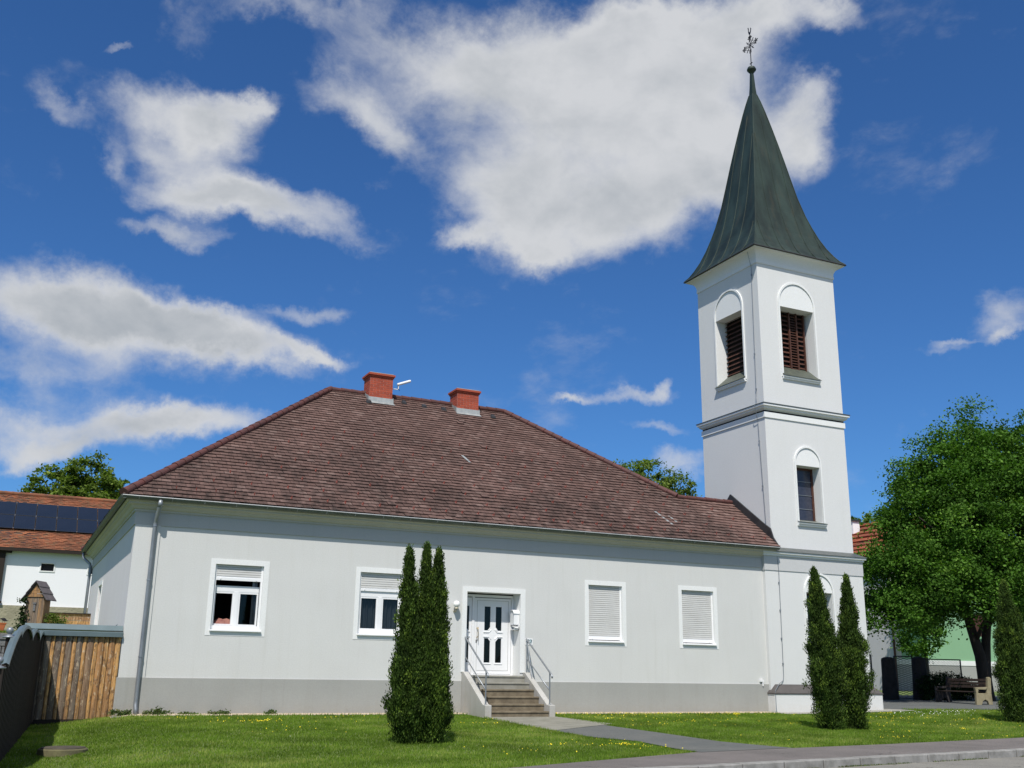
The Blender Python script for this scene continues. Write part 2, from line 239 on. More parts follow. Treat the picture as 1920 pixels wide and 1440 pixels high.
# ------------------------------------------------------------ object helpers
ORG = {}
def tag(o, label=None, cat=None, group=None, kind=None):
    if label: o['label'] = label
    if cat: o['category'] = cat
    if group: o['group'] = group
    if kind: o['kind'] = kind
    return o
def thing(name, loc, label, cat, group=None):
    o = bpy.data.objects.new(name, None); COL.objects.link(o); o.location = loc; o.empty_display_size = .2
    ORG[o.name] = Vector(loc); return tag(o, label, cat, group)
class MB:
    def __init__(s): s.v = []; s.f = []; s.t = []
    def face(s, pts, tone=.5):
        n = len(s.v); s.v += [tuple(p) for p in pts]; s.f.append(tuple(range(n, n + len(pts)))); s.t.append(tone)
    def box(s, a, b, tone=.5):
        x0, y0, z0 = (min(a[i], b[i]) for i in range(3)); x1, y1, z1 = (max(a[i], b[i]) for i in range(3))
        n = len(s.v); s.v += [(x0, y0, z0), (x1, y0, z0), (x1, y1, z0), (x0, y1, z0), (x0, y0, z1), (x1, y0, z1), (x1, y1, z1), (x0, y1, z1)]
        for q in ((0, 3, 2, 1), (4, 5, 6, 7), (0, 1, 5, 4), (1, 2, 6, 5), (2, 3, 7, 6), (3, 0, 4, 7)):
            s.f.append(tuple(n + i for i in q)); s.t.append(tone)
        return s
    def prism(s, poly, ext, tone=.5):
        """poly: list of 3-D points, ext: extrusion vector"""
        e = Vector(ext); p = [Vector(q) for q in poly]; k = len(p); n = len(s.v)
        s.v += [tuple(q) for q in p] + [tuple(q + e) for q in p]
        s.f.append(tuple(range(n + k - 1, n - 1, -1))); s.f.append(tuple(range(n + k, n + 2 * k)))
        for i in range(k): j = (i + 1) % k; s.f.append((n + i, n + j, n + k + j, n + k + i))
        s.t += [tone] * (k + 2); return s
    def tube(s, pts, r, seg=10, tone=.5, cap=True):
        pts = [Vector(p) for p in pts]; rs = r if isinstance(r, (list, tuple)) else [r] * len(pts)
        n0 = len(s.v); ref = None
        for i, p in enumerate(pts):
            d = (pts[min(i + 1, len(pts) - 1)] - pts[max(i - 1, 0)]).normalized()
            if ref is None: ref = d.orthogonal().normalized()
            ref = (ref - d * ref.dot(d)).normalized(); o = d.cross(ref)
            for k in range(seg):
                a = 2 * math.pi * k / seg; s.v.append(tuple(p + (ref * math.cos(a) + o * math.sin(a)) * rs[i]))
        for i in range(len(pts) - 1):
            for k in range(seg):
                a = n0 + i * seg + k; b = n0 + i * seg + (k + 1) % seg
                s.f.append((a, b, b + seg, a + seg)); s.t.append(tone)
        if cap:
            s.f.append(tuple(n0 + k for k in range(seg - 1, -1, -1))); m = n0 + (len(pts) - 1) * seg
            s.f.append(tuple(m + k for k in range(seg))); s.t += [tone, tone]
        return s
    def lathe(s, c, prof, seg=20, tone=.5):
        n0 = len(s.v)
        for r, z in prof:
            for k in range(seg):
                a = 2 * math.pi * k / seg; s.v.append((c[0] + r * math.cos(a), c[1] + r * math.sin(a), c[2] + z))
        for i in range(len(prof) - 1):
            for k in range(seg):
                a = n0 + i * seg + k; b = n0 + i * seg + (k + 1) % seg; s.f.append((a, b, b + seg, a + seg)); s.t.append(tone)
        return s
    def ring(s, x0, x1, y0, y1, prof, tone=.5):
        """moulding swept round a rectangle; prof = [(outward offset, z)]"""
        n = len(s.v)
        for o, z in prof: s.v += [(x0 - o, y0 - o, z), (x1 + o, y0 - o, z), (x1 + o, y1 + o, z), (x0 - o, y1 + o, z)]
        for i in range(len(prof) - 1):
            for k in range(4):
                a = n + i * 4 + k; b = n + i * 4 + (k + 1) % 4; s.f.append((a, b, b + 4, a + 4)); s.t.append(tone)
        return s
    def build(s, name, mat, parent=None, smooth=False, bevel=0.):
        me = bpy.data.meshes.new(name); o0 = ORG.get(parent.name, Vector()) if parent else Vector()
        me.from_pydata([(a - o0.x, b - o0.y, c - o0.z) for a, b, c in s.v], [], s.f)
        at = me.attributes.new('tone', 'FLOAT', 'FACE'); at.data.foreach_set('value', s.t)
        me.materials.append(MT[mat] if isinstance(mat, str) else mat)
        o = bpy.data.objects.new(name, me); COL.objects.link(o)
        if parent: o.parent = parent; ORG[o.name] = o0.copy()
        else: ORG[o.name] = Vector()
        if smooth:
            for p in me.polygons: p.use_smooth = True
        if bevel: b = o.modifiers.new('bevel', 'BEVEL'); b.width = bevel; b.segments = 2; b.limit_method = 'ANGLE'
        return o
def npmesh(name, V, k, tone, mat, parent=None):
    """V: (n*k,3) vertices, k per face"""
    V = np.asarray(V, dtype=np.float32).reshape(-1, 3); n = len(V) // k
    o0 = ORG.get(parent.name, Vector()) if parent else Vector(); V = V - np.array(o0[:], dtype=np.float32)
    me = bpy.data.meshes.new(name); me.vertices.add(len(V)); me.vertices.foreach_set('co', V.ravel())
    me.loops.add(len(V)); me.loops.foreach_set('vertex_index', np.arange(len(V), dtype=np.int32))
    me.polygons.add(n); me.polygons.foreach_set('loop_start', np.arange(0, len(V), k, dtype=np.int32)); me.polygons.foreach_set('loop_total', np.full(n, k, dtype=np.int32))
    at = me.attributes.new('tone', 'FLOAT', 'FACE'); at.data.foreach_set('value', np.asarray(tone, dtype=np.float32))
    me.update(calc_edges=True); me.materials.append(MT[mat]); o = bpy.data.objects.new(name, me); COL.objects.link(o)
    if parent: o.parent = parent; ORG[o.name] = o0.copy()
    return o

# ------------------------------------------------------------ terrain
def cl(v, a=0., b=1.): return max(a, min(b, v))
def sm(v): v = cl(v); return v * v * (3 - 2 * v)
def curb_y(x): return -12.55 + .145 * (x - 9.4)
def walk_y(x): return -10.21 + .145 * (x - 9.7) if x > 9.7 else -10.21 - (9.7 - x) * .40 if x > 4.6 else -12.25 + (x - 4.6) * .05
def T(x, y):
    z = -.3 * cl(-y / 9.5) + .25 * cl((x - 21) / 12)
    left = cl((.3 - x) / 1.8)
    z -= .22 * left * cl((11 + y) / 2 if y < -9 else 1)
    if y > 3: z += (sm((y - 3) / 3.) * 1.15 + sm((y - 6) / 9) * .75 + sm((y - 15) / 15) * .8) * sm((3.5 - x) / 4)
    if y > 3 and x > 24: z += .0
    k = curb_y(x)
    if y < k + .5 and x > -60: z = min(z, -.3 - .3 * cl((k + .5 - y) / .4))
    return z
def sheet(name, quadpts, mat, lift, nx, ny, kind='structure', follow=T):
    """sheet draped over the terrain between four corners"""
    a, b, c, d = [Vector(p).to_2d() for p in quadpts]; m = MB(); P = []
    for j in range(ny + 1):
        for i in range(nx + 1):
            s, t = i / nx, j / ny; p = (a * (1 - s) + b * s) * (1 - t) + (d * (1 - s) + c * s) * t
            P.append((p.x, p.y, follow(p.x, p.y) + lift))
    m.v = P
    for j in range(ny):
        for i in range(nx):
            q = j * (nx + 1) + i; m.f.append((q, q + 1, q + nx + 2, q + nx + 1)); m.t.append(.5)
    return tag(m.build(name, mat), kind=kind)
def ground():
    xs = np.unique(np.concatenate([np.linspace(-900, -60, 8), np.linspace(-60, -8, 14), np.arange(-8, 38, .4), np.linspace(38, 120, 22), np.linspace(120, 900, 8)]))
    ys = np.unique(np.concatenate([np.linspace(-900, -60, 8), np.linspace(-60, -16, 12), np.arange(-16, 36, .4), np.linspace(36, 120, 18), np.linspace(120, 1200, 8)]))
    m = MB(); m.v = [(x, y, T(x, y)) for y in ys for x in xs]; n = len(xs)
    m.f = [(j * n + i, j * n + i + 1, (j + 1) * n + i + 1, (j + 1) * n + i) for j in range(len(ys) - 1) for i in range(n - 1)]; m.t = [.5] * len(m.f)
    tag(m.build('ground', 'ground', smooth=True), kind='structure')
ground()
def strip(name, fa, fb, x0, x1, n, mat, za, zb, kind='structure'):
    m = MB()
    for i in range(n):
        u, v = x0 + (x1 - x0) * i / n, x0 + (x1 - x0) * (i + 1) / n
        m.face([(u, fa(u), za(u, fa(u))), (v, fa(v), za(v, fa(v))), (v, fb(v), zb(v, fb(v))), (u, fb(u), zb(u, fb(u)))])
    return tag(m.build(name, mat), kind=kind)
wz = lambda x, y: -.285 + .05 * cl((x - 21) / 12)
strip('pavement', lambda x: curb_y(x) + .12, walk_y, -30, 60, 180, 'walk', wz, lambda x, y: max(wz(x, y), T(x, y) + .012))
strip('road', lambda x: -60, lambda x: curb_y(x) - .13, -60, 120, 60, 'road', lambda x, y: -.41, lambda x, y: -.41)
m = MB(); x = -30.; 
while x < 60:
    g = .012; x1 = x + .98; z = wz(x, 0); h = random.uniform(-.004, .004)
    m.prism([(x + g, curb_y(x) - .13, -.6), (x1, curb_y(x1) - .13, -.6), (x1, curb_y(x1) + .12, -.6), (x + g, curb_y(x) + .12, -.6)], (0, 0, .6 + z + .012 + h)); x = x1 + g
kb = tag(m.build('kerb', 'kerb', bevel=.015), kind='structure')
pl = [(8.95, -1.75), (9.1, -2.3), (9.03, -5.5), (9.15, -7.0), (9.7, -7.95), (9.6, -10.35)]
pr_ = [(11.1, -1.75), (11.15, -2.3), (11.15, -4.35), (11.4, -6.35), (11.57, -8.33), (12.3, -9.8)]
def pathpoly(L, Rr, name, mat, lift):
    m = MB()
    for i in range(len(L) - 1):
        N = 6
        for k in range(N):
            def P(a, b, t): return (a[0] + (b[0] - a[0]) * t, a[1] + (b[1] - a[1]) * t)
            q = [P(L[i], L[i + 1], k / N), P(L[i], L[i + 1], (k + 1) / N), P(Rr[i], Rr[i + 1], (k + 1) / N), P(Rr[i], Rr[i + 1], k / N)]
            for s in range(4):
                f0, f1 = s / 4, (s + 1) / 4
                A = P(q[0], q[3], f0); B = P(q[1], q[2], f0); C = P(q[1], q[2], f1); D = P(q[0], q[3], f1)
                m.face([(*p, T(*p) + lift) for p in (A, B, C, D)])
    return tag(m.build(name, mat), kind='structure')
pathpoly(pl, pr_, 'path', 'path', .02)
pathpoly([(8.9, -1.6), (9.0, -5.5)], [(11.15, -1.6), (11.6, -3.9)], 'entrance_slab', 'slabc', .026)
sheet('yard', [(24.8, -.2), (60, -16), (60, 12), (24.8, 12)], 'path', .02, 60, 50)
sheet('gravel_bed', [(-.1, -.55), (19.9, -.55), (19.9, .05), (-.1, .05)], 'pebble', .012, 50, 4)
sheet('tower_paving', [(19.6, -1.0), (25.1, -1.0), (25.1, .2), (19.6, .2)], 'conc', .016, 12, 4)
m = MB()
for i in range(20):
    x = i * .46 - .1
    m.box((x, -.62, T(x, -.6) - .3), (x + .455, -.55, T(max(x, .2), -.6) + .02))
tag(m.build('kerb_strip', 'conc'), kind='structure')
# pebbles
N = 9000; px = RNG.uniform(-.1, 19.8, N); py = RNG.uniform(-.54, .0, N); s = RNG.uniform(.012, .03, N); V = []
base = np.array([(1, 0, 0), (0, 1, 0), (-1, 0, 0), (0, -1, 0), (0, 0, .8)])
tri = [(0, 1, 4), (1, 2, 4), (2, 3, 4), (3, 0, 4)]
ang = RNG.uniform(0, 6.28, N); V = np.zeros((N, 4, 3, 3))
for a, t in enumerate(tri):
    for b, i in enumerate(t):
        bx = base[i][0] * np.cos(ang) - base[i][1] * np.sin(ang); by = base[i][0] * np.sin(ang) + base[i][1] * np.cos(ang)
        V[:, a, b, 0] = px + bx * s; V[:, a, b, 1] = py + by * s * .8; V[:, a, b, 2] = np.array([T(u, v) for u, v in zip(px, py)]) + .01 + base[i][2] * s
tag(npmesh('pebbles', V.reshape(-1, 3), 3, np.repeat(RNG.uniform(0, 1, N), 4), 'pebble'), 'pale brown pebbles along the foot of the house wall', 'gravel', kind='stuff')

# ------------------------------------------------------------ grass
def on_lawn(x, y):
    if y > -.62 and x > -.1 and x < 24.9: return False
    if y < walk_y(x) - .0: return False
    if y > -1.0 and 19.6 < x < 25.1: return False
    if x > 24.8:
        if y > -.2 - (x - 24.8) * .449: return False
    if -10.3 < y < -1.6:
        # path
        for i in range(5):
            if pl[i + 1][1] <= y <= pl[i][1]:
                t = (y - pl[i][1]) / (pl[i + 1][1] - pl[i][1]); xl = pl[i][0] + t * (pl[i + 1][0] - pl[i][0])
                yy = y; xr = None
                for j in range(5):
                    if pr_[j + 1][1] <= y <= pr_[j][1]: q = (y - pr_[j][1]) / (pr_[j + 1][1] - pr_[j][1]); xr = pr_[j][0] + q * (pr_[j + 1][0] - pr_[j][0])
                if xr is None: xr = 12.3
                if xl < x < xr: return False
    if y > -1.75 and 8.95 < x < 11.15: return False
    if (x + 1.38) ** 2 + (y + 6.3) ** 2 < .44 ** 2: return False
    return True
def blades(name, pts, hmin, hmax, wd, label, mat='grassm', lean=.5, cat='grass'):
    P = np.array([(x, y, T(x, y)) for x, y in pts]); n = len(P)
    a = RNG.uniform(0, 6.28, n); h = RNG.uniform(hmin, hmax, n); l = RNG.uniform(0, lean, n) * h; b = RNG.uniform(0, 6.28, n)
    V = np.zeros((n, 3, 3)); V[:, 0] = P; V[:, 1] = P; V[:, 2] = P
    V[:, 0, 0] -= np.cos(a) * wd; V[:, 0, 1] -= np.sin(a) * wd; V[:, 1, 0] += np.cos(a) * wd; V[:, 1, 1] += np.sin(a) * wd
    V[:, 2, 0] += np.cos(b) * l; V[:, 2, 1] += np.sin(b) * l; V[:, 2, 2] += h
    pt = .5 + .25 * np.sin(P[:, 0] * 1.3 + 2 * np.sin(P[:, 1] * .9)) * np.sin(P[:, 1] * 1.7 + P[:, 0] * .4)
    pt = pt + .16 * np.sin(P[:, 0] * .45 + 1.2) * np.cos(P[:, 1] * .6) + .14 * np.sin(P[:, 0] * 5.1 + 3 * np.sin(P[:, 1] * 3.3)) + .25 * np.exp(-((P[:, 0] + 2.2) ** 2 + (P[:, 1] + 9.5) ** 2) / 3.)
    tone = np.clip(RNG.normal(0, .22, n) + pt, 0, 1)
    return tag(npmesh(name, V.reshape(-1, 3), 3, tone, mat), label, cat, kind='stuff')
pts = []
while len(pts) < 300000:
    X = RNG.uniform(-3.5, 29, 50000); Y = RNG.uniform(-12.3, 1.2, 50000)
    keep = [(x, y) for x, y in zip(X, Y) if on_lawn(x, y) and y > -1. - (x + 2.6) * 0 - 11.5 and not (y > .0 and x > -1.8 and x < 0 and False)]
    pts += keep
blades('grass', pts, .018, .055, .008, 'short mown lawn in front of the house and tower')
# rough edge of taller grass by paths and walls
edge = []
for i in range(9000):
    r = random.random()
    if r < .3: x = random.uniform(-3, 28); y = walk_y(x) + random.uniform(0, .12)
    elif r < .5: y = random.uniform(-9.8, -1.8); t = y; x = random.choice([9.0 - random.random() * .12, 11.3 + random.random() * .2]) 
    elif r < .8: x = random.uniform(-.1, 19.6); y = -.64 - random.random() * .08
    else: x = random.uniform(24.8, 33); y = -.2 - (x - 24.8) * .449 - random.random() * .12
    if on_lawn(x, y): edge.append((x, y))
blades('tall_grass', edge, .04, .09, .009, 'taller uncut grass along the lawn edges')
def flowers(name, n, boxes, mat, label, s=.013):
    V = []; cc = []
    while len(V) < n * 4:
        if len(V) % 4 == 0 and (not cc or random.random() < .09):
            x0, x1, y0, y1 = random.choice(boxes); cc[:] = [random.uniform(x0, x1), random.uniform(y0, y1), random.uniform(.08, .55)]
        x, y = cc[0] + random.gauss(0, cc[2] * 1.6), cc[1] + random.gauss(0, cc[2] * .8)
        if x < -1.5 or y > -.64: cc = []; continue
        if not on_lawn(x, y): continue
        z = T(x, y) + random.uniform(.04, .07); r = random.uniform(.6, 1.2) * s; tx, ty = random.uniform(-.5, .5), random.uniform(-.9, .1)
        for q in range(4):
            a = q * math.pi / 2 + .4; u, v = r * math.cos(a), r * math.sin(a); V.append((x + u, y + v, z + u * tx + v * ty * -1))
    return tag(npmesh(name, V, 4, [.5] * (len(V) // 4), mat), label, 'flowers', kind='stuff')
flowers('yellow_flowers', 1150, [(1, 9, -2.6, -.7)] * 2 + [(11.3, 19.5, -1.5, -.65)] * 6 + [(11.5, 17, -5, -1)] * 2 + [(12, 25, -9.5, -3)] * 3 + [(6, 9.6, -10, -8)] + [(2, 9, -5, -2)] + [(20, 28, -5, -.6)] * 2, 'yellow', 'small yellow wild flowers scattered in the lawn')
flowers('daisies', 150, [(-1, 9, -8, -1), (11, 26, -9, -1), (20, 26, -4, -1), (20, 26, -4, -1)], 'daisy', 'tiny white daisies scattered in the lawn', .014)

# ------------------------------------------------------------ wall with openings
def wall(mb, org, ud, L, z0, z1, holes, depth, tone=.5):
    """vertical wall from org along ud (unit, 2-D), outward normal to the right of ud; holes=[(u0,u1,z0,z1)]"""
    us = sorted({0., L, *[h[0] for h in holes], *[h[1] for h in holes]}); zs = sorted({z0, z1, *[h[2] for h in holes], *[h[3] for h in holes]})
    n = (ud[1], -ud[0])
    P = lambda u, z, d=0.: (org[0] + ud[0] * u - n[0] * d, org[1] + ud[1] * u - n[1] * d, z)
    for i in range(len(us) - 1):
        for j in range(len(zs) - 1):
            uc, zc = (us[i] + us[i + 1]) / 2, (zs[j] + zs[j + 1]) / 2
            if any(h[0] < uc < h[1] and h[2] < zc < h[3] for h in holes): continue
            mb.face([P(us[i], zs[j]), P(us[i + 1], zs[j]), P(us[i + 1], zs[j + 1]), P(us[i], zs[j + 1])], tone)
    for a, b, c, d in holes:
        for p, q in (((a, c), (b, c)), ((b, c), (b, d)), ((b, d), (a, d)), ((a, d), (a, c))):
            mb.face([P(*p), P(*p, depth), P(*q, depth), P(*q)], tone)
def clip(poly, a, b, c):
    """keep a*u+b*v<=c"""
    out = []
    for i in range(len(poly)):
        p, q = poly[i], poly[(i + 1) % len(poly)]; dp, dq = a * p[0] + b * p[1] - c, a * q[0] + b * q[1] - c
        if dp <= 0: out.append(p)
        if dp * dq < 0: t = dp / (dp - dq); out.append((p[0] + (q[0] - p[0]) * t, p[1] + (q[1] - p[1]) * t))
    return out
def tiles(mb, P0, ud, vd, poly, c=.2, tw=.24, h=.03, lift=.012, jit=.006):
    """overlapping roof tiles on the plane P0+u*ud+v*vd inside the convex polygon poly (anticlockwise)"""
    P0 = Vector(P0); ud = Vector(ud).normalized(); vd = Vector(vd).normalized(); nn = ud.cross(vd)
    es = []
    for i in range(len(poly)):
        p, q = poly[i], poly[(i + 1) % len(poly)]; a, b = q[1] - p[1], -(q[0] - p[0]); es.append((a, b, a * p[0] + b * p[1]))
    u0, u1 = min(p[0] for p in poly), max(p[0] for p in poly); v0, v1 = min(p[1] for p in poly), max(p[1] for p in poly)
    j = int(math.floor(v0 / c))
    while j * c < v1:
        va = j * c; k = int(math.floor(u0 / tw)) - 1
        while k * tw < u1:
            ua = k * tw + (tw / 2 if j % 2 else 0); dz = random.uniform(-jit, jit) + .010 * math.sin(ua * .8) + .008 * math.sin(va * 1.9 + ua * .35) + (.02 if random.random() < .004 else 0); g = .004; dv = random.uniform(-.012, .008) - (.05 if random.random() < .006 else 0)
            r = [(ua + g, va + dv), (ua + tw - g, va + dv), (ua + tw - g, va + c + .015), (ua + g, va + c + .015)]
            for e in es:
                r = clip(r, *e)
                if len(r) < 3: break
            if len(r) >= 3:
                tone = random.random(); hh = lambda v: lift + h * (1 - (v - va) / c) + dz
                pt = lambda q, z=None: P0 + ud * q[0] + vd * q[1] + nn * (hh(q[1]) if z is None else z)
                mb.face([pt(q) for q in r], tone)
                for i in range(len(r)):
                    p, q = r[i], r[(i + 1) % len(r)]
                    if abs(p[1] - va - dv) < 1e-6 and abs(q[1] - va - dv) < 1e-6: mb.face([pt(p, 0), pt(q, 0), pt(q), pt(p)], tone)
            k += 1
        j += 1
def ridge_tiles(mb, a, b, r=.10, L=.36, up=.03):
    a, b = Vector(a), Vector(b); d = b - a; n = max(1, int(d.length / L)); d.normalize(); st = (b - a).length / n
    side = d.cross(Vector((0, 0, 1))).normalized(); u = side.cross(d)
    for i in range(n):
        p = a + d * st * i; q = p + d * (st * 1.08); r0, r1 = r * 1.08, r * .9; dz = random.uniform(-.006, .006)
        P = []
        for c, rr in ((p, r0), (q, r1)):
            P.append([c + side * math.cos(t) * rr * 1.15 + u * (math.sin(t) * rr + up + dz) for t in [math.pi * k / 8 for k in range(-2, 11)]])
        for k in range(12): mb.face([P[0][k], P[0][k + 1], P[1][k + 1], P[1][k]], random.random())
        mb.face(P[0], .5)

# ============================================================ HOUSE
H = thing('house', (0, 0, 0), 'long single-storey light grey house with brown hipped tile roof and two brick chimneys', 'house')
X1, YB = 20.35, 13.95
wins = [(1.944, 3.451), (5.821, 7.33), (12.99, 14.443), (16.38, 17.871)]
ZB, ZT = 2.03, 3.70
oph = [(a + .125, b - .14, ZB, ZT) for a, b in wins]
door = (9.133, 10.83, 1.02, 3.32)
m = MB()
wall(m, (0, 0), (1, 0), X1, .0, 5.2, [(a, b, c, d) for a, b, c, d in oph] + [door], .0)
WM = MB(); wall(WM, (0, YB), (0, -1), YB, -.5, 5.2, [(YB - 9.7, YB - 8.4, 1.9, 3.64)], .25)
wall(m, (X1, 0), (0, 1), YB, .0, 5.2, [], 0); wall(m, (X1, YB), (-1, 0), X1, .0, 5.2, [], 0)
m.box((.0, -.03, .863), (.617, -.002, 4.566))      # corner pilaster
m.build('wall', 'wall', H); WM.build('side_wall', 'westw', H)
m = MB()
a, b, c, d = door
for p, q in (((b, c), (b, d)), ((b, d), (a, d)), ((a, d), (a, c))): m.face([(p[0], 0, p[1]), (p[0], .5, p[1]), (q[0], .5, q[1]), (q[0], 0, q[1])])
DOORREV = m
m = MB(); m.box((-.035, -.035, -.4), (9.02, -.001, .863)); m.box((11.1, -.035, -.3), (19.77, -.001, .863)); m.box((-.035, -.001, -.5), (-.001, YB, .863)); m.build('plinth', 'plinth', H, bevel=.008)
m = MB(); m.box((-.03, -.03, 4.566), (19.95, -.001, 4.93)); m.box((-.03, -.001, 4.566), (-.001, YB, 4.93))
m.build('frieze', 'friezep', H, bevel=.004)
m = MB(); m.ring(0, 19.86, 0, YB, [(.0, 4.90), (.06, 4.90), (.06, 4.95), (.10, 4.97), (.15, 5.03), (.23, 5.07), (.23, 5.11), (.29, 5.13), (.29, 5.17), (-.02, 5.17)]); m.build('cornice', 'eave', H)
# gutters
def gutter(p, q, out, name='gutter'):
    p, q, out = Vector(p), Vector(q), Vector(out); mb = MB(); r = .075; A = []
    for c in (p, q): A.append([c + out * math.cos(t) * r + Vector((0, 0, math.sin(t) * r)) for t in [math.pi + math.pi * k / 10 for k in range(11)]])
    for k in range(10): mb.face([A[0][k], A[1][k], A[1][k + 1], A[0][k + 1]])
    mb.face(A[0]); mb.face(A[1]); g = mb.build(name, 'gutter', H)
    rim = MB(); rim.tube([p + out * r, q + out * r], .013, 8); rim.build('rim', 'rimz' if out.y else 'gutter', g)
    br = MB(); n = int((q - p).length / .8); dd = (q - p).normalized()
    for i in range(n):
        c = p + dd * (.4 + i * .8); B = [c + out * math.cos(t) * (r + .004) + Vector((0, 0, math.sin(t) * (r + .004))) for t in [math.pi + math.pi * k / 8 for k in range(9)]]
        br = MB()
        for k in range(8): br.face([B[k] - dd * .012, B[k + 1] - dd * .012, B[k + 1] + dd * .012, B[k] + dd * .012])
        br.build('bracket', 'zinc', g)
    return g
gutter((-.42, -.365, 5.225), (20.2, -.365, 5.225), (0, -1, 0)); gutter((-.365, -.42, 5.225), (-.365, 14.4, 5.225), (-1, 0, 0))
# downpipes
m = MB(); m.tube([(.5, -.365, 5.16), (.5, -.365, 5.02), (.49, -.36, 4.97), (.47, -.12, 4.68), (.46, -.10, 4.6), (.46, -.10, .32), (.46, -.11, .22), (.47, -.17, .12), (.47, -.18, -.02)], .052, 14)
m.tube([(.5, -.365, 5.17), (.5, -.365, 4.99)], .062, 14)
d1 = m.build('downpipe', 'zinc', H, smooth=True)
for z in (1.35, 3.2, 4.55): k = MB(); k.tube([(.46, -.10, z - .015), (.46, -.10, z + .015)], .06, 14); k.box((.45, -.05, z - .01), (.52, 0, z + .01)); k.build('clamp', 'steel', d1)
m = MB(); m.tube([(-.365, 14.1, 5.17), (-.365, 14.1, 5.0), (-.34, 14.0, 4.93), (-.13, 13.75, 4.72), (-.10, 13.72, 4.62), (-.10, 13.72, 1.)], .052, 12); m.build('downpipe', 'zinc', H, smooth=True)
# roof
EZ, SL = 5.235, .7305
z_at = lambda y: EZ + (y + .42) * SL
RZ = z_at(6.97)
A_ = Vector((-.42, -.42, EZ)); RL = Vector((6.66, 6.97, RZ)); RR = Vector((13.46, 6.97, RZ)); HJ = Vector((17.85, 2.05, z_at(2.05))); WE = Vector((20.25, 2.05, z_at(2.05)))
NE = Vector((20.9, 14.37, EZ)); SEe = Vector((20.25, -.42, EZ)); NW = Vector((-.42, 14.37, EZ)); EE = Vector((20.9, 4.6, EZ))
m = MB(); dn = Vector((0, 0, -.02))
for f in ([A_, (17.85, -.42, EZ), HJ, RR, RL], [(17.85, -.42, EZ), SEe, WE, HJ], [NW, A_, RL], [NE, NW, RL, RR], [EE, NE, RR, HJ], [WE, (20.25, 4.1, EZ + .45), HJ]): m.face([Vector(p) + dn for p in f])
m.face([A_ + dn, SEe + dn, NE + dn, NW + dn])
roof = m.build('roof', 'flash', H)
m = MB(); vd = Vector((0, 1, SL)).normalized(); uv = lambda p: ((p[0] + .42), (p[1] + .42) * math.sqrt(1 + SL * SL))
tiles(m, A_, (1, 0, 0), vd, [uv(A_), uv((17.85, -.42)), uv(HJ), uv(RR), uv(RL)])
tiles(m, A_, (1, 0, 0), vd, [uv((17.85, -.42)), uv(SEe), uv(WE), uv(HJ)])
wn = (RL - A_); wv = Vector((6.66 + .42, 0, RZ - EZ)); Lw = wv.length
tiles(m, NW, (0, -1, 0), wv, [(0, 0), (14.79, 0), (14.37 - 6.97, Lw)], c=.25, tw=.5)
m.build('roof_tiles', 'tile', roof)
m = MB(); ridge_tiles(m, A_ + Vector((.03, .03, .03)), RL + Vector((0, 0, .03))); ridge_tiles(m, RL, RR + Vector((0, 0, .03))); ridge_tiles(m, HJ + Vector((0, 0, .03)), RR + Vector((0, 0, .03))); ridge_tiles(m, HJ, WE, .09); ridge_tiles(m, NW + Vector((.03, -.03, .03)), RL)
m.build('ridge_tiles', 'ridge', roof)
m = MB(); m.box((19.42, -.07, .93), (19.56, -.001, 1.0)); m.tube([(19.52, -.05, .93), (19.52, -.05, .80)], .02, 8); m.build('vent_outlet', 'pvc', H)
# snow guards: one row near the eave and a wide staggered pattern above
def fpt(x, s, h=.04): return A_ + Vector((x, 0, 0)) + vd * s + Vector((0, -SL, 1)).normalized() * h
GP = []
for i in range(39): GP.append((1.3 + i * .5, .42))
for r in range(1, 9):
    s = .42 + r * .62
    for i in range(26):
        x = (.0 if r % 2 else .5) + i * 1.0 + .3; xl = s * .8 + .6; xr = 18.0 - max(0, s - 2.7) * .73 if s > 2.7 else 20.1
        if xl < x < xr: GP.append((x, s))
GP.sort(key=lambda g: (g[1], g[0]))
def guard(mb, x, s):
    p = fpt(x, s, .03); u = Vector((0, 0, .11)); f = vd * -.035
    mb.prism([p + Vector((-.012, 0, 0)), p + Vector((.012, 0, 0)), p + Vector((.012, 0, 0)) + u + f, p + Vector((-.012, 0, 0)) + u + f], vd * .012)
    mb.prism([p + Vector((-.01, 0, 0)) , p + Vector((.01, 0, 0)), p + Vector((.01, 0, .0)) + vd * .12, p + Vector((-.01, 0, 0)) + vd * .12], Vector((0, 0, .01)))
for g in GP[:100]: mb = MB(); guard(mb, *g); mb.build('snow_guard', 'guard', roof)
mb = MB()
for g in GP[100:]: guard(mb, *g)
tag(mb.build('snow_guard', 'guard', roof), kind='stuff')
m = MB()
for x, s, L in ((10.6, 4.6, .5), (16.6, 1.75, .85), (17.0, 1.5, .5)): p = fpt(x, s, .045); m.face([p, p + Vector((.09, 0, 0)), p + Vector((.09 + L * .25, 0, 0)) - vd * L, p + Vector((L * .25, 0, 0)) - vd * L])
m.build('patch', 'lead', roof)
for x, s in ((8.2, 8.25), (9.6, 8.6), (10.35, 8.5), (11.1, 8.45), (13.05, 8.35)):
    p = fpt(x, s, .05); m = MB(); m.prism([p, p + Vector((.2, 0, 0)), p + Vector((.16, 0, .07)), p + Vector((.04, 0, .07))], vd * .16); m.build('vent_tile', 'flash', roof)
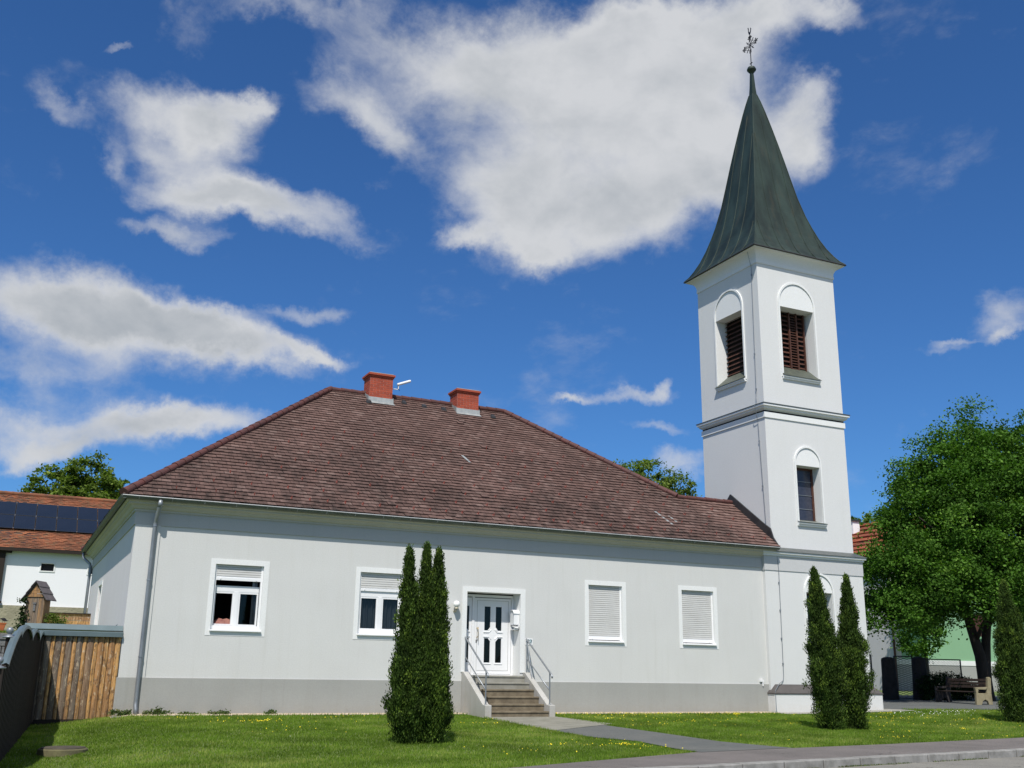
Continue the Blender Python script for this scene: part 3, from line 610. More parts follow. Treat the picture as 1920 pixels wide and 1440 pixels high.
# chimneys
def chimney(x0, x1, y0, y1, zt):
    zb = z_at(y0) - .1; m = MB()
    def course(x0, x1, y0, y1, z, h, off, mb):
        L = .25; g = .008
        for (a0, a1, fixed, ax) in ((x0, x1, y0, 0), (y0, y1, x0, 1), (x0, x1, y1, 0), (y0, y1, x1, 1)):
            t = a0 - (L / 2 if off else 0)
            while t < a1 - .01:
                s, e = max(t, a0) + g / 2, min(t + L, a1) - g / 2
                if e - s > .01:
                    d = .004; o = -1 if fixed in (x0, y0) else 1
                    if ax == 0: mb.box((s, fixed + o * d, z + g / 2), (e, fixed - o * .02, z + h - g / 2), random.random())
                    else: mb.box((fixed + o * d, s, z + g / 2), (fixed - o * .02, e, z + h - g / 2), random.random())
                t += L
    z = zb; i = 0; hc = .075
    core = MB(); core.box((x0, y0, zb), (x1, y1, zt - .03)); ch = core.build('chimney', 'mortar', H)
    mb = MB()
    while z < zt - .16: course(x0, x1, y0, y1, z, hc, i % 2, mb); z += hc; i += 1
    top = z; mb.build('brickwork', 'brick', ch)
    cb = MB(); cb.box((x0 - .035, y0 - .035, top), (x1 + .035, y1 + .035, top + .055)); cb.box((x0 - .07, y0 - .07, top + .057), (x1 + .07, y1 + .07, top + .13)); cb.build('crown', 'brick', ch, bevel=.004)
    cb = MB(); cb.box((x0 - .02, y0 - .02, top + .13), (x1 + .02, y1 + .02, top + .165)); cb.build('cap', 'conc', ch, bevel=.01)
    fl = MB(); zf = z_at(y0); yy = y0 - .14
    fl.face([(x0 - .03, y0 - .02, zf + .2), (x1 + .03, y0 - .02, zf + .2), (x1 + .04, y0 - .05, zf + .03), (x0 - .04, y0 - .05, zf + .03)][::-1])
    fl.face([(x0 - .04, y0 - .05, zf + .03), (x1 + .04, y0 - .05, zf + .03), (x1 + .07, yy - .03, z_at(yy - .03) + .065), (x0 - .07, yy - .03, z_at(yy - .03) + .065)][::-1])
    for xs in (x0 - .03, x1 + .03):
        fl.prism([(xs, y0 - .05, zf + .02), (xs, y1 + .05, z_at(min(y1 + .05, 6.97)) + .02), (xs, y1 + .05, z_at(min(y1 + .05, 6.97)) + .17), (xs, y0 - .03, zf + .22)], (.012 * (-1 if xs < x0 else 1), 0, 0))
    fl.build('flashing', 'lead', ch); return ch
chimney(7.93, 8.78, 6.45, 7.15, 11.33); chimney(11.30, 12.16, 6.45, 7.15, 11.19)

# windows
def shutter(parent, x0, x1, zt, zb, y):
    mb = MB(); z = zt; s = .06
    while z - s > zb + .07:
        mb.prism([(x0, y, z), (x0, y - .012, z - .012), (x0, y - .014, z - s + .008), (x0, y - .002, z - s + .001), (x0, y + .012, z - s)], (x1 - x0, 0, 0)); z -= s
    mb.build('roller_shutter', 'blind', parent)
    mb = MB(); mb.box((x0, y - .02, zb), (x1, y + .01, max(zb + .07, zb + .07))); mb.box((x0, y - .006, zb + .07), (x1, y + .01, z + .001))
    for x in (x0 + .1, x1 - .12): mb.box((x, y - .035, zb + .02), (x + .02, y - .02, zb + .06))
    mb.build('shutter_rail', 'pvc', parent)
def window(i, a, b):
    z0, z1 = 1.907, 3.836; ix0, ix1, iz0, iz1 = oph[i]
    mb = MB(); t = .008
    mb.box((a, -t, z0), (ix0, -.001, z1)); mb.box((ix1, -t, z0), (b, -.001, z1)); mb.box((ix0, -t, iz1), (ix1, -.001, z1)); mb.box((ix0, -t, z0), (ix1, -.001, iz0))
    wn = mb.build('window', 'trim', H)
    rv = MB(); a_, b_, c_, d_ = oph[i]
    for p, q in (((a_, c_), (b_, c_)), ((b_, c_), (b_, d_)), ((b_, d_), (a_, d_)), ((a_, d_), (a_, c_))): rv.face([(p[0], 0, p[1]), (p[0], .2, p[1]), (q[0], .2, q[1]), (q[0], 0, q[1])])
    rv.build('reveal', 'trim', wn)
    s = MB(); s.prism([(ix0 - .02, .12, iz0 + .045), (ix0 - .02, -.065, iz0 + .015), (ix0 - .02, -.065, iz0 - .015), (ix0 - .02, .12, iz0 + .005)], (ix1 - ix0 + .06, 0, 0)); s.build('sill', 'pvc', wn)
    f = MB(); y0, y1 = (.06, .11) if i != 0 else (.06, .11); dq = .07 if i == 0 else 0.; zb = iz0 + .045
    fw = .05
    for p_, q_ in ((ix0, ix0 + fw), (ix1 - fw, ix1)): gr_ = MB(); gr_.box((p_, y0, zb), (q_, y1, iz1)); gr_.build('guide_rail', 'pvc', wn)
    if i < 2:
        zs = 3.30 if i == 0 else 3.20
        cx = (ix0 + ix1) / 2 + (0.0)
        shutter(wn, ix0 + fw, ix1 - fw, iz1, zs, .085)
        ztop = zs - (.13 if i == 0 else .0)
        f.box((ix0 + fw, .10 + dq, ztop - .15), (ix1 - fw, .14 + dq, ztop)); f.box((ix0 + fw, y0 + .03, zb), (ix1 - fw, .14, zb + .09)); f.box((cx - .055, .09 + dq, zb + .09), (cx + .055, .14 + dq, ztop - .15))
        for p, q in ((ix0 + fw, cx - .055), (cx + .055, ix1 - fw)):
            for u in ((p, p + .045), (q - .045, q)): f.box((u[0], .105 + dq, zb + .09), (u[1], .145 + dq, ztop - .15))
            f.box((p + .045, .105 + dq, ztop - .195), (q - .045, .145 + dq, ztop - .15)); f.box((p + .045, .105 + dq, zb + .09), (q - .045, .145 + dq, zb + .13))
        f.build('frame', 'pvc', wn)
        g = MB()
        for n_, (p, q) in enumerate(((ix0 + fw, cx), (cx, ix1 - fw))):
            if i == 0 and n_ == 0: continue
            g.face([(p, .125 + dq, zb + .1), (q, .125 + dq, zb + .1), (q, .125 + dq, ztop - .17), (p, .125 + dq, ztop - .17)])
        g.build('pane', 'glass', wn)
        r = MB(); x0_, x1_ = ix0 - .3, ix1 + .3
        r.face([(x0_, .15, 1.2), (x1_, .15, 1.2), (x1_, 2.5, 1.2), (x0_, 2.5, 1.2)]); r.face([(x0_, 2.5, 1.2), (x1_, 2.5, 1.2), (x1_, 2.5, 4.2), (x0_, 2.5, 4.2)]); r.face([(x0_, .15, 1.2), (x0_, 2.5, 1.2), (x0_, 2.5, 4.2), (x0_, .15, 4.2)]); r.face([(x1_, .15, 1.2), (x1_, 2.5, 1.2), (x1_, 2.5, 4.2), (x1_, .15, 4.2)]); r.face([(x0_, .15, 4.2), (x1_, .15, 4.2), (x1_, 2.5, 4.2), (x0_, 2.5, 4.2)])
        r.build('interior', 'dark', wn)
        c = MB()
        rng_ = [(ix0 + .02, ix1 - .02)] if i == 1 else [(ix1 - .22, ix1 - .08)]
        for p, q in rng_:
            n = int((q - p) / .018)
            for k in range(n):
                xa, xb = p + k * .018, p + (k + 1) * .018; f1 = lambda x: .24 + .03 * math.sin(x * 46) + .015 * math.sin(x * 91 + 1)
                zt_ = 3.5; zb_ = 2.1
                if i == 1:
                    gap = abs(((k * .018) % .6) - .3); zb_ = 2.12
                c.face([(xa, f1(xa), zb_), (xb, f1(xb), zb_), (xb, f1(xb), zt_), (xa, f1(xa), zt_)])
        c.build('curtain', 'cloth', wn)
    else:
        shutter(wn, ix0 + fw, ix1 - fw, iz1, iz0 + .06, .085)
    return wn
for i, (a, b) in enumerate(wins): window(i, a, b)
pb = MB(); P = []
for j in range(7):
    for k in range(13):
        u, v = k / 12, j / 6; P.append((2.13 + u * .62, .2 + v * .5, 2.15 + .20 * math.sin(math.pi * v) ** .5 * (math.sin(math.pi * min(u * 1.0, 1)) ** .35) + .02 * math.sin(u * 17 + v * 5)))
pb.v = P; pb.f = [(j * 13 + k, j * 13 + k + 1, (j + 1) * 13 + k + 1, (j + 1) * 13 + k) for j in range(6) for k in range(12)]; pb.t = [.5] * len(pb.f)
pb.box((2.13, .17, 2.08), (2.75, .22, 2.17)); tag(pb.build('bedding', 'pillow', smooth=False), 'pink and red bedding airing on the sill of the open window', 'bedding')
# west window
m = MB(); m.box((-.018, 8.28, 1.8), (-.001, 8.4, 3.76)); m.box((-.018, 9.7, 1.8), (-.001, 9.82, 3.76)); m.box((-.018, 8.4, 3.64), (-.001, 9.7, 3.76)); m.box((-.018, 8.4, 1.8), (-.001, 9.7, 1.9)); wn = m.build('window', 'trim', H)
m = MB(); m.box((.2, 8.42, 1.92), (.24, 9.68, 3.62)); m.build('pane', 'pvc', wn)
# door
m = MB(); t = .02; a, b, c, d = door
m.box((8.99, -t, 1.1), (a, -.001, 3.451)); m.box((b, -t, 1.1), (10.987, -.001, 3.451)); m.box((a, -t, d), (b, -.001, 3.451)); ds = m.build('door_surround', 'trim', H); DOORREV.build('reveal', 'trim', ds)
yd = .46
def dpanel(mb, x0, x1, z0, z1, y, mold=.03):
    mb.box((x0, y, z0), (x1, y + .05, z1))
m = MB(); m.box((a, yd - .02, 1.03), (9.17, yd + .06, 3.28)); m.box((10.76, yd - .02, 1.03), (10.825, yd + .06, 3.28)); m.box((9.17, yd - .02, 3.21), (10.76, yd + .06, 3.28)); m.box((9.50, yd - .02, 1.03), (9.575, yd + .06, 3.21)); m.box((a + .01, yd - .03, 1.02), (b - .01, yd + .06, 1.05))
dr = m.build('door', 'pvc', H)
def leaf(x0, x1, cols, ctr, name):
    """door leaf with chamfered glass lights round a raised centre ring"""
    mb = MB(); zs = [1.06, 1.37, 2.05, 2.27, 2.95, 3.19]
    xs = [x0] + [v for c_ in cols for v in c_] + [x1]
    for i in range(0, len(xs) - 1, 2): mb.box((xs[i], yd, zs[0]), (xs[i + 1], yd + .045, zs[5]))
    for c_ in cols:
        mb.box((c_[0], yd, zs[0]), (c_[1], yd + .045, zs[1])); mb.box((c_[0], yd, zs[2]), (c_[1], yd + .045, zs[3])); mb.box((c_[0], yd, zs[4]), (c_[1], yd + .045, zs[5]))
    o = mb.build(name, 'pvc', dr); q = .018
    for c_ in cols:
        left = (c_[0] + c_[1]) / 2 < ctr; xi, xo = (c_[1], c_[0]) if left else (c_[0], c_[1]); s = .075 if left else -.075
        for (zz0, zz1, up) in ((2.27, 2.95, 0), (1.37, 2.05, 1)):
            tr = MB(); zc = zz0 if not up else zz1; sg = 1 if not up else -1
            tr.prism([(xi, yd - .012, zc), (xi, yd - .012, zc + sg * .09), (xi - s, yd - .012, zc)], (0, .05, 0))
            zi = zc - sg * .045
            tr.box((xo - (.03 if left else -.03), yd - q, zi - .012), (xi - s * .6, yd, zi + .012)); tr.tube([(xi - s * .6, yd - .006, zi), (xi + s * .35, yd - .006, zi + sg * .07)], .012, 6)
            zf_ = zz1 if not up else zz0; tr.build('moulding', 'pvc', dr); tr = MB(); tr.box((c_[0] - .03, yd - .014, zf_ + sg * .035 - .008), (c_[1] + .03, yd, zf_ + sg * .035 + .008)); tr.build('moulding', 'pvc', dr)
    g = MB()
    for c_ in cols:
        g.face([(c_[0] - .005, yd + .02, 1.36), (c_[1] + .005, yd + .02, 1.36), (c_[1] + .005, yd + .02, 2.06), (c_[0] - .005, yd + .02, 2.06)]); g.face([(c_[0] - .005, yd + .02, 2.26), (c_[1] + .005, yd + .02, 2.26), (c_[1] + .005, yd + .02, 2.96), (c_[0] - .005, yd + .02, 2.96)])
    g.build('glass', 'glass', dr)
leaf(9.18, 9.495, [(9.30, 9.415)], 9.25, 'side_leaf'); leaf(9.585, 10.75, [(9.90, 10.09), (10.26, 10.45)], 10.175, 'main_leaf')
m = MB()
for x0, x1, z0, z1 in ((9.66, 9.668, 1.15, 3.12), (10.66, 10.668, 1.15, 3.12)): m.box((x0, yd - .004, z0), (x1, yd, z1))
m.box((9.66, yd - .004, 3.115), (10.668, yd, 3.123)); m.box((9.66, yd - .004, 1.147), (10.668, yd, 1.155)); m.build('groove', 'plinth', dr)
m = MB(); m.tube([(9.66, yd - .005, 2.33), (9.66, yd - .06, 2.33), (9.675, yd - .07, 2.3), (9.675, yd - .07, 2.1), (9.66, yd - .06, 2.07), (9.66, yd - .005, 2.07)], .011, 8); m.tube([(9.675, yd - .07, 2.36), (9.68, yd - .07, 1.98)], .009, 8)
m.build('handle', 'bell', dr, smooth=True); m = MB(); m.box((9.635, yd - .012, 1.92), (9.665, yd, 2.0)); m.build('lock', 'black', dr)
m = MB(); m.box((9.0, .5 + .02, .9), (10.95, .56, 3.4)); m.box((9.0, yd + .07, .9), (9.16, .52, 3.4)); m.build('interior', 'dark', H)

# steps
S = thing('entrance_steps', (10.05, -1.7, -.06), 'worn concrete steps with sloping cheek walls leading up to the front door', 'steps')
tops = [(1.02, -.15), (.835, -.45), (.655, -.75), (.475, -1.05), (.29, -1.35), (.115, -1.65)]
for i, (z, y) in enumerate(tops):
    mb = MB(); yb = .44 if i == 0 else tops[i - 1][1]; zl = tops[i + 1][0] - .02 if i < 5 else -.3
    x0_, x1_ = (9.205, 10.925)
    if i == 0:
        mb.box((9.14, 0.003, zl), (10.822, yb, z)); mb.box((9.2, y + .02, zl), (10.93, 0.001, z - .0)); mb.box((9.21, y, z - .05), (10.92, y + .02, z))
    else: mb.box((x0_, y + .02, zl), (x1_, yb + .02, z)); mb.box((x0_, y, z - .045), (x1_, y + .02, z - .001))
    mm = MB(); o = mb.build('step', 'conc' if i < 2 else 'stepd', S, bevel=.006)
for x0_, x1_ in ((9.02, 9.2), (10.93, 11.1)):
    mb = MB(); mb.prism([(x0_, 0, -.3), (x0_, -1.68, -.3), (x0_, -1.68, .27), (x0_, -1.5, .285), (x0_, -.14, 1.11), (x0_, 0, 1.115)], (x1_ - x0_, 0, 0)); mb.build('cheek_wall', 'cheek', S, bevel=.012)
def rail(x, brace, label):
    t = thing('handrail', (x, -1.5, .28), label, 'handrail'); r = .025
    mb = MB(); mb.tube([(x, .0 - .04, 2.04), (x, -.07, 2.03), (x, -1.5, 1.13), (x, -1.6, 1.07), (x, -1.64, 1.02), (x, -1.64, .97)], r, 10); mb.build('top_rail', 'steel', t, smooth=True)
    mb = MB(); mb.tube([(x, -.08, 1.50), (x, -1.49, .66)], .017, 8); mb.build('lower_rail', 'steel', t, smooth=True)
    for y, z0, z1 in ((-.08, 1.08, 2.02), (-1.5, .27, 1.12)): mb = MB(); mb.tube([(x, y, z0), (x, y, z1)], .019, 10); mb.box((x - .04, y - .04, z0 + .0), (x + .04, y + .04, z0 + .025)); mb.build('post', 'steel', t)
    if brace: mb = MB(); mb.tube([(x + .0, -.1, 1.98), (x, -.42, .96)], .012, 8); mb.build('brace', 'steel', t)
rail(9.1, False, 'grey steel handrail on the left cheek wall of the entrance steps'); rail(11.02, True, 'grey steel handrail with extra diagonal brace on the right side of the steps')

# lamp, mailbox, number, camera
t = thing('wall_lamp', (8.76, 0, 2.85), 'white globe lamp on the wall left of the door', 'lamp')
m = MB(); m.lathe((8.76, -.14, 2.94), [(.001, -.095)] + [(.095 * math.sin(a), -.095 * math.cos(a)) for a in [math.pi * k / 14 for k in range(1, 14)]] + [(.001, .095)], 24); m.build('globe', 'lampglass', t, smooth=True)
m = MB(); m.lathe((8.76, -.14, 2.80), [(.001, 0), (.05, 0), (.055, .05), (.001, .05)], 16); m.tube([(8.76, -.14, 2.80), (8.76, -.10, 2.76), (8.76, -.01, 2.76)], .018, 8); m.lathe((8.76, -.012, 2.76), [(.001, -.05), (.04, -.03), (.05, 0), (.04, .03), (.001, .05)], 12); m.build('bracket', 'brassy', t, smooth=True)
t = thing('mailbox', (10.83, .2, 2.28), 'white arched letter box with newspaper tube inside the door recess', 'mailbox')
m = MB(); xo, xi = 10.66, 10.828
pf = [(y, z) for y, z in [(.06, 2.44), (.06, 2.74)]] + [(.19 - .13 * math.cos(a), 2.74 + .10 * math.sin(a)) for a in [math.pi * k / 10 for k in range(1, 10)]] + [(.32, 2.74), (.32, 2.44)]
m.prism([(xi, y, z) for y, z in pf], (-(xi - xo), 0, 0)); m.build('box_body', 'pvc', t, bevel=.006)
m = MB(); m.prism([(xi, .19 - .15 * math.cos(a), 2.755 + .115 * math.sin(a)) for a in [math.pi * k / 10 for k in range(0, 11)]] + [(xi, .19 - .13 * math.cos(a), 2.75 + .10 * math.sin(a)) for a in [math.pi * k / 10 for k in range(10, -1, -1)]], (-.19, 0, 0)); m.build('lid', 'pvc', t)
m = MB(); m.prism([(xi, y, z) for y, z in ((.06, 2.30), (.06, 2.39), (.075, 2.39), (.075, 2.315), (.305, 2.315), (.305, 2.39), (.32, 2.39), (.32, 2.30))], (-.15, 0, 0)); m.box((xi - .02, .06, 2.3), (xi, .32, 2.45)); m.build('newspaper_tray', 'pvc', t)
o = MB().prism([(10.67, .02, 2.34), (10.80, .02, 2.33), (10.80, .24, 2.36), (10.67, .24, 2.40)], (0, 0, .04)).build('newspaper', 'paper', bevel=.01); tag(o, 'white folded newspaper lying in the letter box tray', 'newspaper')
t = thing('house_number_sign', (11.1, 0, 1.95), 'small white enamel plate with the teal number 23 right of the door', 'sign')
m = MB(); m.box((11.0, -.012, 1.88), (11.24, -.001, 2.06)); m.build('plate', 'pvc', t, bevel=.004)
def seg2(mb, pts, y, w=.010):
    for p, q in zip(pts[:-1], pts[1:]):
        p, q = Vector((p[0], 0, p[1])), Vector((q[0], 0, q[1])); d = (q - p).normalized() * w * .5; n = Vector((-d.z, 0, d.x)) * 1.1
        mb.prism([p - d - n + Vector((0, y, 0)), q + d - n + Vector((0, y, 0)), q + d + n + Vector((0, y, 0)), p - d + n + Vector((0, y, 0))], (0, .003, 0))
m = MB(); x, z = 11.075, 1.955; seg2(m, [(x, z + .06), (x + .015, z + .072), (x + .04, z + .072), (x + .05, z + .055), (x + .045, z + .04), (x, z), (x + .055, z)], -.0155, .016)
m.build('digit', 'digit', t); m = MB(); x = 11.15; seg2(m, [(x, z + .065), (x + .02, z + .073), (x + .045, z + .07), (x + .05, z + .055), (x + .04, z + .04), (x + .015, z + .038)], -.0155, .016); seg2(m, [(x + .04, z + .037), (x + .052, z + .02), (x + .045, z + .004), (x + .02, z - .001), (x, z + .006)], -.0155, .016); m.build('digit', 'digit', t)
m = MB(); m.box((11.03, -.014, 1.925), (11.21, -.0125, 1.931)); m.build('line', 'digit', t)
t = thing('roof_camera', (8.9, 6.9, 10.95), 'white cylindrical camera on a bent arm fixed to the left chimney', 'camera')
m = MB(); m.tube([(8.78, 6.9, 10.97), (9.12, 6.9, 10.97), (9.15, 6.9, 11.0), (9.15, 6.9, 11.13)], .018, 8); m.box((8.785, 6.86, 10.92), (8.80, 6.94, 11.02)); m.build('arm', 'pvc', t)
m = MB(); m.tube([(9.10, 6.9, 11.15), (9.12, 6.9, 11.155), (9.55, 6.88, 11.33), (9.60, 6.88, 11.35)], [.03, .05, .05, .045], 14); m.box((9.13, 6.88, 11.1), (9.17, 6.92, 11.16)); m.build('housing', 'pvc', t, smooth=False)
m = MB(); m.tube([(9.13, 6.88, 11.12), (9.10, 6.88, 11.02), (9.2, 6.88, 10.92), (9.17, 6.88, 10.99)], .006, 6); m.build('cable', 'black', t)

# ============================================================ TOWER
TW = thing('church_tower', (22.05, 1.85, 0), 'tall white rendered church tower with green copper spire', 'tower')
xa, xb, ya, yb = 20.26, 23.87, .05, 3.66
lx0, lx1, ly0, ly1 = 19.775, 24.05, -.12, 4.0
wcx = 22.05
def arch_opening(mb, org, ud, L, z0, z1, holes, arch=None):
    wall(mb, org, ud, L, z0, z1, holes, .0)
m = MB(); wall(m, (lx0, ly0), (1, 0), lx1 - lx0, .0, 5.0, [(21.45 - lx0, 22.6 - lx0, 1.98, 3.85)], .45)
wall(m, (lx0, ly1), (0, -1), ly1 - ly0, .0, 5.0, [], 0); wall(m, (lx1, ly0), (0, 1), ly1 - ly0, 0, 5., [], 0); wall(m, (lx1, ly1), (-1, 0), lx1 - lx0, 0, 5., [], 0)
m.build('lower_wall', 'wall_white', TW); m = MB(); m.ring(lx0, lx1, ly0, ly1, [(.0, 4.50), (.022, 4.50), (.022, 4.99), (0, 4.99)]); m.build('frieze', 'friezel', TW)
m = MB(); wall(m, (xa, ya), (1, 0), xb - xa, 5.0, 10.0, [(21.51 - xa, 22.58 - xa, 6.28, 8.23)], .42); wall(m, (xa, yb), (0, -1), yb - ya, 5.0, 10.0, [], 0); wall(m, (xb, ya), (0, 1), yb - ya, 5., 10., [], 0); wall(m, (xb, yb), (-1, 0), xb - xa, 5., 10., [], 0)
m.build('middle_wall', 'wall_white', TW)
BZ0, BZ1 = 11.5, 14.08
m = MB(); wall(m, (xa, ya), (1, 0), xb - xa, 10.0, 15.9, [(21.21 - xa, 22.77 - xa, BZ0, BZ1)], .5); wall(m, (xa, yb), (0, -1), yb - ya, 10.0, 15.9, [(yb - 2.57, yb - 1.0, BZ0, BZ1)], .5); wall(m, (xb, ya), (0, 1), yb - ya, 10., 15.9, [], 0); wall(m, (xb, yb), (-1, 0), xb - xa, 10., 15.9, [], 0)
m.build('upper_wall', 'wall_white', TW)
def archpts(cx, r, zs, n=18): return [(cx + r * math.cos(a), zs + r * math.sin(a)) for a in [math.pi * k / n for k in range(n + 1)]]
def arch_trim(name, mapf, cx, hw, zbot, zspring, zopen, parent, tw=.07, t=.045, tz=None):
    """raised band with a round head, and the flat field above the opening"""
    mb = MB(); O = [(cx + hw + tw, zbot)] + archpts(cx, hw + tw, zspring) + [(cx - hw - tw, zbot)]; I = [(cx + hw, zbot)] + archpts(cx, hw, zspring) + [(cx - hw, zbot)]
    for i in range(len(O) - 1):
        o1, o2, i1, i2 = O[i], O[i + 1], I[i], I[i + 1]
        mb.face([mapf(*o1, t), mapf(*o2, t), mapf(*i2, t), mapf(*i1, t)]); mb.face([mapf(*o1, 0), mapf(*o2, 0), mapf(*o2, t), mapf(*o1, t)]); mb.face([mapf(*i1, t), mapf(*i2, t), mapf(*i2, 0), mapf(*i1, 0)])
    o = mb.build(name, 'trim', parent)
    f = MB(); A = archpts(cx, hw - .005, zspring); A = [(cx + hw - .005, zopen)] + A + [(cx - hw + .005, zopen)]; f.face([mapf(*p, .008) for p in A]); f.build('arch_field', 'trim', o); return o
south = lambda y0: (lambda x, z, d: (x, y0 - d, z)); west = lambda x0: (lambda y, z, d: (x0 - d, y, z))
def sill(mapf, c0, c1, zf, zbk, depth, parent):
    mb = MB(); mb.face([mapf(c0 - .08, zf, .13), mapf(c1 + .08, zf, .13), mapf(c1, zbk, -depth), mapf(c0, zbk, -depth)]); mb.face([mapf(c0 - .08, zf, .13), mapf(c1 + .08, zf, .13), mapf(c1 + .08, zf - .02, .13), mapf(c0 - .08, zf - .02, .13)]); mb.build('sill_sheet', 'sillsheet', parent)
    mb = MB(); P = [(0, zf - .13), (.07, zf - .13), (.07, zf - .10), (.11, zf - .06), (.11, zf - .02), (0, zf - .02)]
    a = [mapf(c0 - .06, z, d) for d, z in P]; b = [mapf(c1 + .06, z, d) for d, z in P]; n = len(P)
    for i in range(n): j = (i + 1) % n; mb.face([a[i], a[j], b[j], b[i]])
    mb.face(a); mb.face(b); mb.build('sill', 'trim', parent)
# belfry openings
def belfry(mapf, c0, c1, front):
    cx = (c0 + c1) / 2; hw = (c1 - c0) / 2
    o = arch_trim('belfry_window', mapf, cx, hw + .01, BZ0 - .1, 14.24, BZ1, TW)
    sill(mapf, c0 - .0, c1 + .0, 11.45, 11.93, .44, o)
    z = 11.8; mb = MB(); d = .42; st = .175
    secs = [(c0, c1 - .0)] if not front else [(c0 + .0, cx - .06), (cx + .34, c1 - .1)]
    for p, q in secs:
        z = 11.8
        while z < BZ1 + .02:
            A = [mapf(p, z, -d), mapf(q, z, -d), mapf(q, z + .10, -d - .10), mapf(p, z + .10, -d - .10)]; B = [mapf(p, z - .02, -d), mapf(q, z - .02, -d), mapf(q, z + .08, -d - .10), mapf(p, z + .08, -d - .10)]
            mb.face(A); mb.face(B); mb.face([A[0], A[1], B[1], B[0]]); z += st
    if front:
        z = 11.82
        while z < BZ1:
            A = [mapf(cx, z, -d + .02), mapf(cx + .28, z, -d + .02), mapf(cx + .28, z + .06, -d - .06), mapf(cx, z + .06, -d - .06)]; mb.face(A); B = [Vector(a_) - Vector((0, 0, .018)) for a_ in A]; mb.face(B); mb.face([A[0], A[1], B[1], B[0]]); z += .10
        for p, q in ((cx - .06, cx + .0), (cx + .28, cx + .34), (c1 - .15, c1 - .1)):
            mb.face([mapf(p, 11.75, -d + .035), mapf(q, 11.75, -d + .035), mapf(q, BZ1, -d + .035), mapf(p, BZ1, -d + .035)])
            for e in (p, q): mb.face([mapf(e, 11.75, -d + .035), mapf(e, BZ1, -d + .035), mapf(e, BZ1, -d - .06), mapf(e, 11.75, -d - .06)])
    mb.build('louvre', 'brown', o)
    k = MB(); k.face([mapf(c0, 11.5, -.499), mapf(c1, 11.5, -.499), mapf(c1, 14.3, -.6), mapf(c0, 14.3, -.6)]); k.build('backing', 'dark', o)
    rv = MB()
    for e, s in ((c0, .003), (c1, -.003)): rv.face([mapf(e + s, 11.5, 0.006), mapf(e + s, BZ1, 0.006), mapf(e + s, BZ1, -.4), mapf(e + s, 11.9, -.4)])
    rv.face([mapf(c0, BZ1 - .003, .006), mapf(c1, BZ1 - .003, .006), mapf(c1, BZ1 - .003, -.45), mapf(c0, BZ1 - .003, -.45)]); rv.build('reveal', 'trim', o)
belfry(south(ya), 21.21, 22.77, True); belfry(west(xa), 1.0, 2.57, False)
def towerwin(mapf, c0, c1, z0, z1, zs, dep, vis=True):
    cx = (c0 + c1) / 2; hw = (c1 - c0) / 2
    o = arch_trim('tower_window', mapf, cx, hw + .01, z0 - .06, zs, z1, TW, .06)
    sill(mapf, c0 - .02, c1 + .02, z0 - .05, z0 + .10, dep - .05, o)
    rv = MB()
    for e, s in ((c0, .003), (c1, -.003)): rv.face([mapf(e + s, z0, 0.006), mapf(e + s, z1, 0.006), mapf(e + s, z1, -dep), mapf(e + s, z0, -dep)])
    rv.face([mapf(c0, z1 - .003, .006), mapf(c1, z1 - .003, .006), mapf(c1, z1 - .003, -dep), mapf(c0, z1 - .003, -dep)]); rv.build('reveal', 'trim', o)
    d = dep - .06; f = MB()
    def bar(p, q, za, zb_, dd, w=.05):
        pts = [mapf(p, za, -dd), mapf(q, za, -dd), mapf(q, zb_, -dd), mapf(p, zb_, -dd)]; e = Vector(mapf(p, za, -dd - w)) - Vector(pts[0]); f.prism(pts, e)
    bar(c0, c0 + .07, z0, z1, d); bar(c1 - .09, c1, z0, z1, d); bar(c0, c1, z0, z0 + .09, d + .002); bar(c0, c1, z1 - .08, z1, d + .002); f.build('frame', 'brown', o)
    g = MB(); g.face([mapf(c0 + .05, z0 + .05, -d - .03), mapf(c1 - .05, z0 + .05, -d - .03), mapf(c1 - .05, z1 - .05, -d - .03), mapf(c0 + .05, z1 - .05, -d - .03)]); g.build('pane', 'leaded', o)
    f = MB(); n = max(3, round((z1 - z0) / .45))
    for k in range(1, n): zz = z0 + (z1 - z0) * k / n; bar(c0 + .07, c1 - .09, zz - .008, zz + .008, d + .012, .01)
    f.build('glazing_bar', 'zinc', o)
towerwin(south(ya), 21.51, 22.58, 6.28, 8.23, 8.33, .42); towerwin(south(ly0), 21.45, 22.6, 1.98, 3.85, 3.86, .45)
# mouldings
m = MB(); m.ring(lx0, lx1, ly0, ly1, [(-.0, 4.98), (.06, 4.98), (.06, 5.035), (.075, 5.05), (.115, 5.055), (.115, 5.115), (-.0, 5.12)])
c = m.build('lower_cornice', 'trim', TW); m = MB(); m.ring(lx0, lx1, ly0, ly1, [(.12, 5.118), (.145, 5.118), (.145, 5.132), (-.165, 5.30), (-.50, 5.40)]); m.build('cover_sheet', 'roofcap', c)
m = MB(); m.ring(xa, xb, ya, yb, [(0, 9.80), (.035, 9.80), (.035, 10.0), (.0, 10.0), (.0, 10.06), (.10, 10.13), (.10, 10.17), (.16, 10.2), (.16, 10.265), (0, 10.265)])
c = m.build('middle_cornice', 'trim', TW); m = MB(); m.ring(xa, xb, ya, yb, [(.165, 10.27), (.18, 10.27), (.18, 10.295), (.0, 10.36)]); m.build('cover_sheet', 'roofcap', c)
m = MB(); pf = [(0, 15.59), (.03, 15.59), (.03, 15.68), (.02, 15.70)] + [(.02 + .30 * (1 - math.cos(a)), 15.70 + .36 * math.sin(a)) for a in [math.pi / 2 * k / 8 for k in range(1, 9)]] + [(.33, 16.09), (0, 16.09)]
m.ring(xa, xb, ya, yb, pf); m.build('upper_cornice', 'trim', TW)
